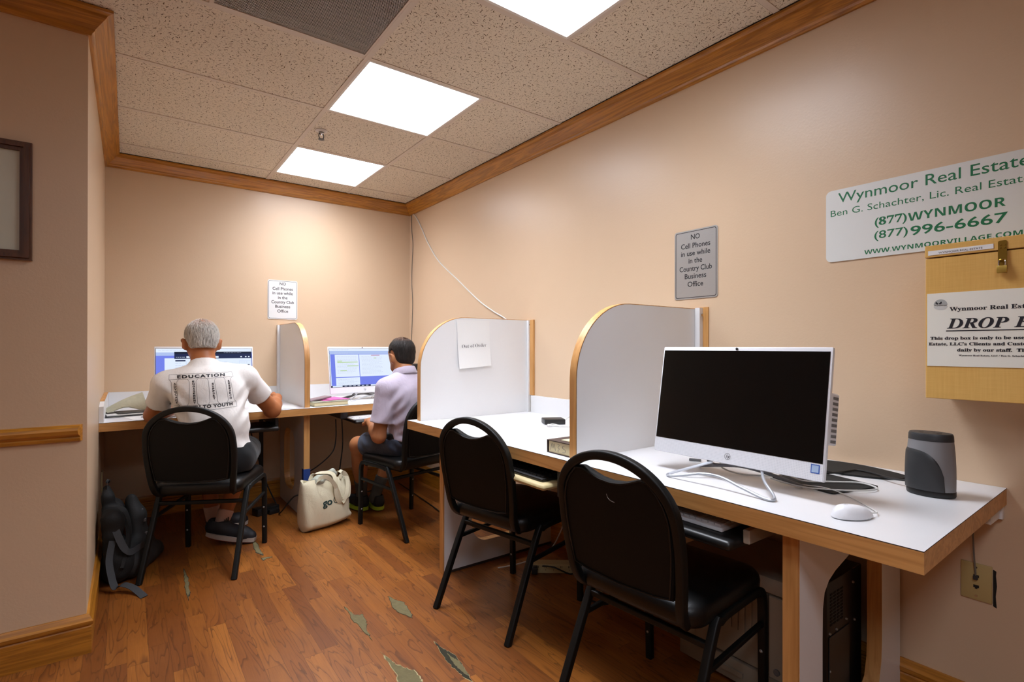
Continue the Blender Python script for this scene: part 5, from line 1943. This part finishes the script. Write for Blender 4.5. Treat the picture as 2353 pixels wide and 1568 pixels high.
shoe('shoe', man, R1, (.374, 3.508, .050), (.606, 3.378, .004), (M['shoe_b'], M['sole_w'], M['red']), wide=.056)
shoe('shoe', man, R1, (.40, 3.66, .030), (.62, 3.75, .003), (M['shoe_b'], M['sole_w'], M['red']), wide=.056)

# ---- the man in the lilac polo shirt
R2 = (1.46, 3.12, 0)
man2 = thing('person', 'dark-haired man in a lilac polo and navy shorts sitting half turned away, left elbow bent', 'person', R2)
G = dict(pel=(1.465, 3.105, .565), abd=(1.452, 3.075, .70), che=(1.440, 3.070, .825), shL=(1.290, 3.045, .895), shR=(1.600, 3.130, .905),
         nb=(1.432, 3.085, .965), nt=(1.427, 3.125, 1.055), hd=(1.428, 3.150, 1.108),
         elL=(1.243, 3.060, .605), wrL=(1.268, 3.270, .668), elR=(1.66, 3.18, .640), wrR=(1.52, 3.40, .690),
         hpL=(1.395, 3.10, .545), hpR=(1.545, 3.145, .545), knL=(1.258, 3.455, .490), knR=(1.555, 3.50, .50), anL=(1.335, 3.600, .12), anR=(1.425, 3.545, .13))
F = Field((1.08, 2.88, .04), (1.80, 3.78, 1.26), .0065)
F.ell(G['pel'], (.150, .125, .11), .03, rotm(0, 0, 14)).ell(G['abd'], (.135, .105, .14), .04, rotm(0, 0, 14)).ell(G['che'], (.150, .105, .135), .04, rotm(0, 0, 14))
F.cone(G['shL'], G['shR'], .052, .052, .04)
F.chain([G['nb'], G['nt']], [.060, .054], .03)
F.cone((1.432, 3.085, .975), G['shL'], .045, .045, .03).cone((1.432, 3.085, .975), G['shR'], .045, .045, .03)
gh, Rh = build_head(F, G['hd'], 14, 8, .94)
F.chain([G['shL'], G['elL'], G['wrL']], [.050, .040, .027], .02)
F.cone(G['elL'], tuple(np.array(G['elL']) * .6 + np.array(G['wrL']) * .4), .039, .040, .02)
F.chain([G['shR'], G['elR'], G['wrR']], [.050, .040, .027], .02)
for a, k, n in (('hpL', 'knL', 'anL'), ('hpR', 'knR', 'anR')):
    F.chain([G[a], G[k], G[n]], [.082, .055, .034], .02)
    m = np.array(G[k]) * .66 + np.array(G[n]) * .34 + np.array([0, -.016, 0])
    F.cone(m, np.array(G[k]) * .5 + np.array(G[n]) * .5, .047, .043, .03)
build_hand(F, G['wrL'], (.30, .95, .02), (.1, 0, -1), 1, (.35, .5, .4), .92)
build_hand(F, G['wrR'], (-.35, .93, -.02), (-.1, 0, -1), -1, (.35, .5, .4), .92)
implicit('body', F, M['skin2'], man2, R2, 2)

F = Field((1.28, 2.98, .98), (1.58, 3.30, 1.25), .004)
rr = [list(r) for r in Rh]
F.ell(gh(0, -.014, .022), (.0775, .0985, .089), .012, rr)
F.ell(gh(0, -.050, -.032), (.064, .050, .060), .02, rr)
F.cut(gh(0, .060, .050), Vector(Rh @ Vector((0, .80, -.60))))
F.cut(gh(0, -.04, -.078), Vector(Rh @ Vector((0, .10, -1.0))))
for sx in (-1, 1):
    F.ell(gh(sx * .086, .000, -.018), (.024, .028, .046), .008, rr, 'sub')
    F.ell(gh(sx * .086, .045, -.055), (.040, .050, .05), .008, rr, 'sub')
F.ell(gh(.008, -.062, .096), (.020, .018, .012), .010, rr, 'sub')
F.warp(lambda X, Y, Z: .0008 * np.sin(X * 500 + 3 * np.sin(Z * 80)) * np.sin(Y * 420))
hair, HP_, HQ = implicit('hair', F, M['hair_black'], man2, R2, 1)
bv = BVHTree.FromPolygons([Vector(p) for p in HP_], HQ.tolist())
strands('hair_lock', hair, R2, bv, gh, Rh, M['hair_black_s'], 380, random.Random(4), .022, 0, .0006)

F = Field((1.12, 2.86, .48), (1.80, 3.34, 1.08), .005)
F.ell(G['pel'], (.166, .140, .12), .03, rotm(0, 0, 14)).ell(G['abd'], (.152, .121, .155), .04, rotm(0, 0, 14)).ell(G['che'], (.164, .119, .150), .045, rotm(0, 0, 14))
F.cone(G['shL'], G['shR'], .063, .063, .05)
F.cone((1.432, 3.085, .968), G['shL'], .056, .060, .03).cone((1.432, 3.085, .968), G['shR'], .056, .060, .03)
sL, eL, sR, eR = (np.array(G[k]) for k in ('shL', 'elL', 'shR', 'elR'))
cL, cR = sL * .28 + eL * .72, sR * .28 + eR * .72
F.cone(sL, sL * .08 + eL * .92, .068, .070, .02)
F.cone(sR, sR * .08 + eR * .92, .066, .064, .02)


def folds2(X, Y, Z):
    t = X - 1.43
    w = .0040 * np.sin((Z - .75 * t) * 62 + 2 * np.sin(Z * 20)) * np.exp(-((Z - .72) / .14) ** 2)
    w = w + .0050 * np.sin((Z * 1.0 - t * 1.2) * 70) * np.exp(-(((X - 1.33) / .05) ** 2 + ((Z - .80) / .08) ** 2))
    w = w + .0025 * np.sin(Z * 70 + X * 20) * np.exp(-((Z - .59) / .05) ** 2)
    w = w + .0016 * np.sin(Z * 30 + 5 * np.sin(X * 12)) * np.sin(X * 35)
    return w


F.warp(folds2)
dl, dr = Vector(eL - sL).normalized(), Vector(eR - sR).normalized()
F.cut(cL, dl, lo=(1.12, 2.9, .55), hi=(1.318, 3.25, .80))
F.cut(cR, dr, lo=(1.585, 2.95, .55), hi=(1.80, 3.34, .80))
F.cone(tuple(cL - np.array(dl) * .03), tuple(cL + np.array(dl) * .05), .055, .058, .004, 'sub')
F.cone(tuple(cR - np.array(dr) * .03), tuple(cR + np.array(dr) * .05), .053, .056, .004, 'sub')
F.cut((1.428, 3.11, 1.000), (-.1, .36, .93), lo=(1.3, 2.9, .95), hi=(1.56, 3.3, 1.1))
F.cut((1.45, 3.08, .578), (0, .12, -1))
polo, SP2, SQ2 = implicit('polo_shirt', F, M['polo'], man2, R2, 2)
# collar: a folded band round the neck
cv = []
for r0, z0 in ((.066, .975), (.072, 1.010), (.070, 1.022), (.064, 1.018), (.080, .985), (.092, .962)):
    pass
mbc = MB()
NC = 30
ringd = [(.061, 1.000), (.063, 1.022), (.066, 1.026), (.070, 1.020), (.084, .983), (.083, .977), (.076, .985)]
vs, fs = [], []
for k in range(NC + 1):
    a = H(-240 + 300 * k / NC)
    for r0, z0 in ringd:
        lx, lyy = r0 * math.cos(a), r0 * math.sin(a) * 1.02
        yaw = H(14)
        x = 1.428 + lx * math.cos(yaw) - lyy * math.sin(yaw)
        y = 3.098 + lx * math.sin(yaw) + lyy * math.cos(yaw)
        vs.append((x - R2[0], y - R2[1], z0 - .010 - (y - 3.098) * .30 - (1.428 - x) * .05))
m_ = len(ringd)
for k in range(NC):
    for j in range(m_):
        l = (j + 1) % m_
        fs.append((k * m_ + j, k * m_ + l, (k + 1) * m_ + l, (k + 1) * m_ + j))
fs += [tuple(range(m_))[::-1], tuple(range(NC * m_, NC * m_ + m_))]
part('collar', mbc.add(vs, fs, 0, True), M['polo'], polo, None, 60)
F = Field((1.12, 2.9, .40), (1.80, 3.62, .68), .006)
F.ell(G['pel'], (.164, .138, .112), .03, rotm(0, 0, 14))
for a, k in (('hpL', 'knL'), ('hpR', 'knR')):
    F.cone(G[a], tuple(np.array(G[a]) * .25 + np.array(G[k]) * .75), .102, .084, .03)
F.cut(tuple(np.array(G['hpL']) * .22 + np.array(G['knL']) * .78), Vector(G['knL']) - Vector(G['hpL']), lo=(1.1, 3.2, .3), hi=(1.42, 3.7, .7))
F.cut((0, 0, .582), (0, 0, 1))
F.warp(lambda X, Y, Z: .0035 * np.sin((X * .7 + Z) * 75 + 3 * np.sin(Y * 20)) * np.sin(Y * 25 + 1))
sh2, _, _ = implicit('shorts', F, M['shorts_n'], man2, R2, 2)
F = Field((1.25, 2.9, .52), (1.70, 3.32, .64), .005)
F.ell(G['pel'], (.168, .142, .118), .03, rotm(0, 0, 14))
F.cut((0, 0, .612), (0, 0, 1)).cut((0, 0, .552), (0, 0, -1))
implicit('belt', F, M['belt'], man2, R2, 1)
for an, kn in (('anL', 'knL'), ('anR', 'knR')):
    a, k = np.array(G[an]), np.array(G[kn])
    F = Field(a - .09, a + .20, .004)
    F.cone(a + (a - k) * .14, a + (k - a) * .30, .035, .046, .01)
    F.cut(a + (k - a) * .28, k - a)
    implicit('sock', F, M['sock_g'], man2, R2, 1)
shoe('shoe', man2, R2, (1.345, 3.545, .004), (1.300, 3.815, .003), (M['nylon_g'], M['lime'], M['black']), wide=.051)
shoe('shoe', man2, R2, (1.425, 3.49, .004), (1.475, 3.755, .003), (M['nylon_g'], M['lime'], M['black']), wide=.051)


# ------------------------------------------------------------------ bags on the floor
RB = (.03, 3.31, 0)
bag = thing('backpack', 'black backpack slumped open on the floor against the narrow wall', 'backpack', RB)
F = Field((-.13, 3.02, 0), (.20, 3.56, .52), .006)
F.cone((-.062, 3.20, .30), (-.066, 3.42, .32), .040, .040, .02).cone((-.060, 3.20, .06), (-.060, 3.43, .06), .042, .042, .03)
for z in (.10, .17, .24, .31):
    F.cone((-.058, 3.19, z), (-.060, 3.43, z), .040, .040, .04)
F.chain([(-.078, 3.30, .33), (-.086, 3.30, .40), (-.086, 3.31, .44)], [.040, .030, .018], .02)
F.cone((-.03, 3.19, .06), (.03, 3.42, .06), .055, .06, .04).cone((-.01, 3.19, .11), (.03, 3.40, .11), .045, .055, .04)
F.cut((0, 0, .003), (0, 0, -1))
F.cut((-.104, 0, 0), (-1, 0, 0))
F.warp(lambda X, Y, Z: .003 * np.sin(Z * 60 + Y * 20) * np.sin(Y * 50 + X * 30))
implicit('main_body', F, M['nylon'], bag, RB, 2)
F = Field((-.10, 3.05, 0), (.24, 3.58, .44), .006)
F.cone((.02, 3.21, .065), (.075, 3.40, .070), .058, .062, .04).cone((.015, 3.22, .12), (.06, 3.40, .13), .040, .05, .03)
F.chain([(.045, 3.40, .14), (.035, 3.42, .26), (.015, 3.43, .345)], [.050, .042, .022], .03)
F.chain([(.035, 3.32, .14), (.03, 3.38, .25), (.015, 3.42, .33)], [.03, .028, .018], .03)
F.cone((.06, 3.34, .045), (.115, 3.46, .050), .045, .048, .03)
F.cut((0, 0, .004), (0, 0, -1))
F.warp(lambda X, Y, Z: .003 * np.sin(Z * 55 + X * 40) * np.sin(Y * 45))
implicit('front_pocket', F, M['nylon_g'], bag, RB, 2)


def ribbon(pts, w, side, th=.0022, sub=5):
    return MB().tube(pts, 1.0, prof=[(-w / 2, -th / 2), (w / 2, -th / 2), (w / 2, th / 2), (-w / 2, th / 2)], sub=sub, up=side)


off = lambda P: [(p[0] - RB[0], p[1] - RB[1], p[2] - RB[2]) for p in P]
part('strap', ribbon(off([(-.045, 3.155, .265), (-.030, 3.145, .22), (-.01, 3.135, .175), (.012, 3.150, .150), (.04, 3.19, .150), (.07, 3.25, .150)]), .030, (0, .3, 1)), M['webbing'], bag)
part('strap', ribbon(off([(-.058, 3.150, .22), (-.070, 3.12, .14), (-.060, 3.085, .07), (-.045, 3.06, .025), (-.02, 3.055, .035), (.015, 3.02, .028), (.045, 2.975, .010), (.062, 2.925, .0045)]), .030, (.8, .5, .2)), M['webbing'], bag)
part('strap', ribbon(off([(-.085, 3.31, .43), (-.082, 3.29, .47), (-.078, 3.31, .475), (-.076, 3.32, .43)]), .022, (0, 1, 0)), M['webbing'], bag)
part('shoulder_strap', ribbon(off([(-.045, 3.24, .345), (-.015, 3.23, .33), (.005, 3.21, .25), (.0, 3.18, .16), (-.02, 3.14, .08)]), .045, (.2, .9, .2), .014), M['nylon'], bag)
for x, y, z in ((.082, 3.355, .17), (.068, 3.38, .235), (.055, 3.395, .285)):
    part('buckle', MB().box((x - .012 - RB[0], y - .012 - RB[1], z - .008), (x + .012 - RB[0], y + .004 - RB[1], z + .008), 0, .003, 2), M['grey'], bag)

RT = (1.02, 3.42, 0)
tote = thing('tote_bag', 'cream canvas tote bag standing on the floor in front of the leg panel', 'tote bag', RT, H(14))
W2 = .155
rows, cols = 26, 40
vs, fs = [], []
rngb = random.Random(9)
for j in range(rows):
    v = j / (rows - 1)
    z = .004 + .298 * v
    bulge = .058 * (1 - v) ** .6 * min(1, v * 7 + .35) + .020 + .018 * math.sin(PI * v)
    hw = W2 * (1.0 + .03 * math.sin(PI * v)) * (.965 + .035 * min(1, v * 8))
    for i in range(cols):
        a = 2 * PI * i / cols
        ca, sa = math.cos(a), math.sin(a)
        x = hw * (abs(ca) ** .40) * (1 if ca > 0 else -1)
        y = bulge * (abs(sa) ** .55) * (1 if sa > 0 else -1)
        fold = .006 * math.sin(9 * x / W2 + 5 * v) * math.sin(PI * v) + .008 * math.exp(-((x + .02 - .16 * (v - .5)) / .03) ** 2) * (1 - v) * (1 if sa < 0 else 0)
        x += .010 * v * (1 if ca > 0 else -.2) - (.020 * v if ca > .3 else 0) + (.022 * math.exp(-((v - .10) / .09) ** 2) if ca > .6 else 0)
        zz = z + (-.012 * (x / W2) * v) + (.014 * (x / W2) * (1 - v)) * (1 if x > 0 else 0.2) + (.008 * math.sin(a * 3) * (v > .97))
        vs.append((x, y + (fold if sa < 0 else -fold * .5), max(.002, zz)))
for j in range(rows - 1):
    for i in range(cols):
        k = (i + 1) % cols
        fs.append((j * cols + i, j * cols + k, (j + 1) * cols + k, (j + 1) * cols + i))
fs.append(tuple(range(cols))[::-1])
o = len(vs)
for i in range(cols):                      # inner lining
    x, y, z = vs[(rows - 1) * cols + i]
    vs.append((x * .97, y * .85, z - .002))
for i in range(cols):
    x, y, z = vs[(rows - 1) * cols + i]
    vs.append((x * .93, y * .8, z - .10))
for i in range(cols):
    k = (i + 1) % cols
    fs += [((rows - 1) * cols + i, (rows - 1) * cols + k, o + k, o + i), (o + i, o + k, o + cols + k, o + cols + i)]
fs.append(tuple(range(o + cols, o + 2 * cols)))
me = MB().add(vs, fs, 0, True).mesh('bag_body', M['canvas'], 70)
bb = obj('bag_body', me, tote)
bvb = BVHTree.FromPolygons([Vector(p) for p in vs], [f for f in fs if len(f) == 4])


def on_bag(u, v, lift=.0015):
    hit = bvb.ray_cast(Vector((u, -.5, v)), Vector((0, 1, 0)))
    p = hit[0] if hit[0] is not None else Vector((u, -.05, v))
    return (p.x, p.y - lift, p.z)


tx = MB()
for s_, x, w_, b_ in (('go', -.018, .072, .035), ('Gr', .058, .066, -.012)):
    V, Fc = text2d(s_, width=w_, cap=.044, bold=b_)
    V, Fc = dense([(p[0] + x, p[1] + .150) for p in V], Fc, .008)
    tx.add([on_bag(p[0], p[1]) for p in V], Fc)
part('lettering', tx, plain('dark_green_print', '1f3a38', .8), bb)


def bagstrap(pts, w=.024, side=(1, 0, 0)):
    return ribbon(pts, w, side, .003, 6)


part('handle', bagstrap([on_bag(-.07, .295), (-.055, -.052, .325), (-.02, -.075, .328), (.03, -.078, .27), (.060, -.076, .20), (.075, -.074, .165), (.10, -.072, .150), (.135, -.066, .170), (.150, -.05, .24), (.142, -.035, .30), (.115, -.03, .328), on_bag(.095, .29)], .024, (.4, -.2, .8)), M['canvas'], tote)
part('handle', bagstrap([(-.08, .03, .30), (-.06, .03, .335), (-.01, .0, .345), (.035, -.04, .335), (.040, -.070, .29), (.038, -.078, .22), (.055, -.078, .165), (.085, -.076, .145), (.118, -.074, .20), (.140, -.04, .29), (.11, .0, .335), (.09, .03, .30)], .024, (.9, -.2, .2)), M['canvas'], tote)
F = Field((-.16, -.08, .20), (.16, .08, .42), .006)
F.cone((-.05, 0, .29), (.0, .01, .305), .040, .036, .02).cone((.03, .0, .30), (.055, 0, .325), .034, .034, .02)
F.warp(lambda X, Y, Z: .004 * np.sin(X * 120 + Z * 60) * np.sin(Z * 90 + Y * 80))
implicit('stuffed_cloth', F, plain('pale_grey_cloth', 'a9ab9c', .9, bump=(60, .3)), tote, (0, 0, 0), 1)
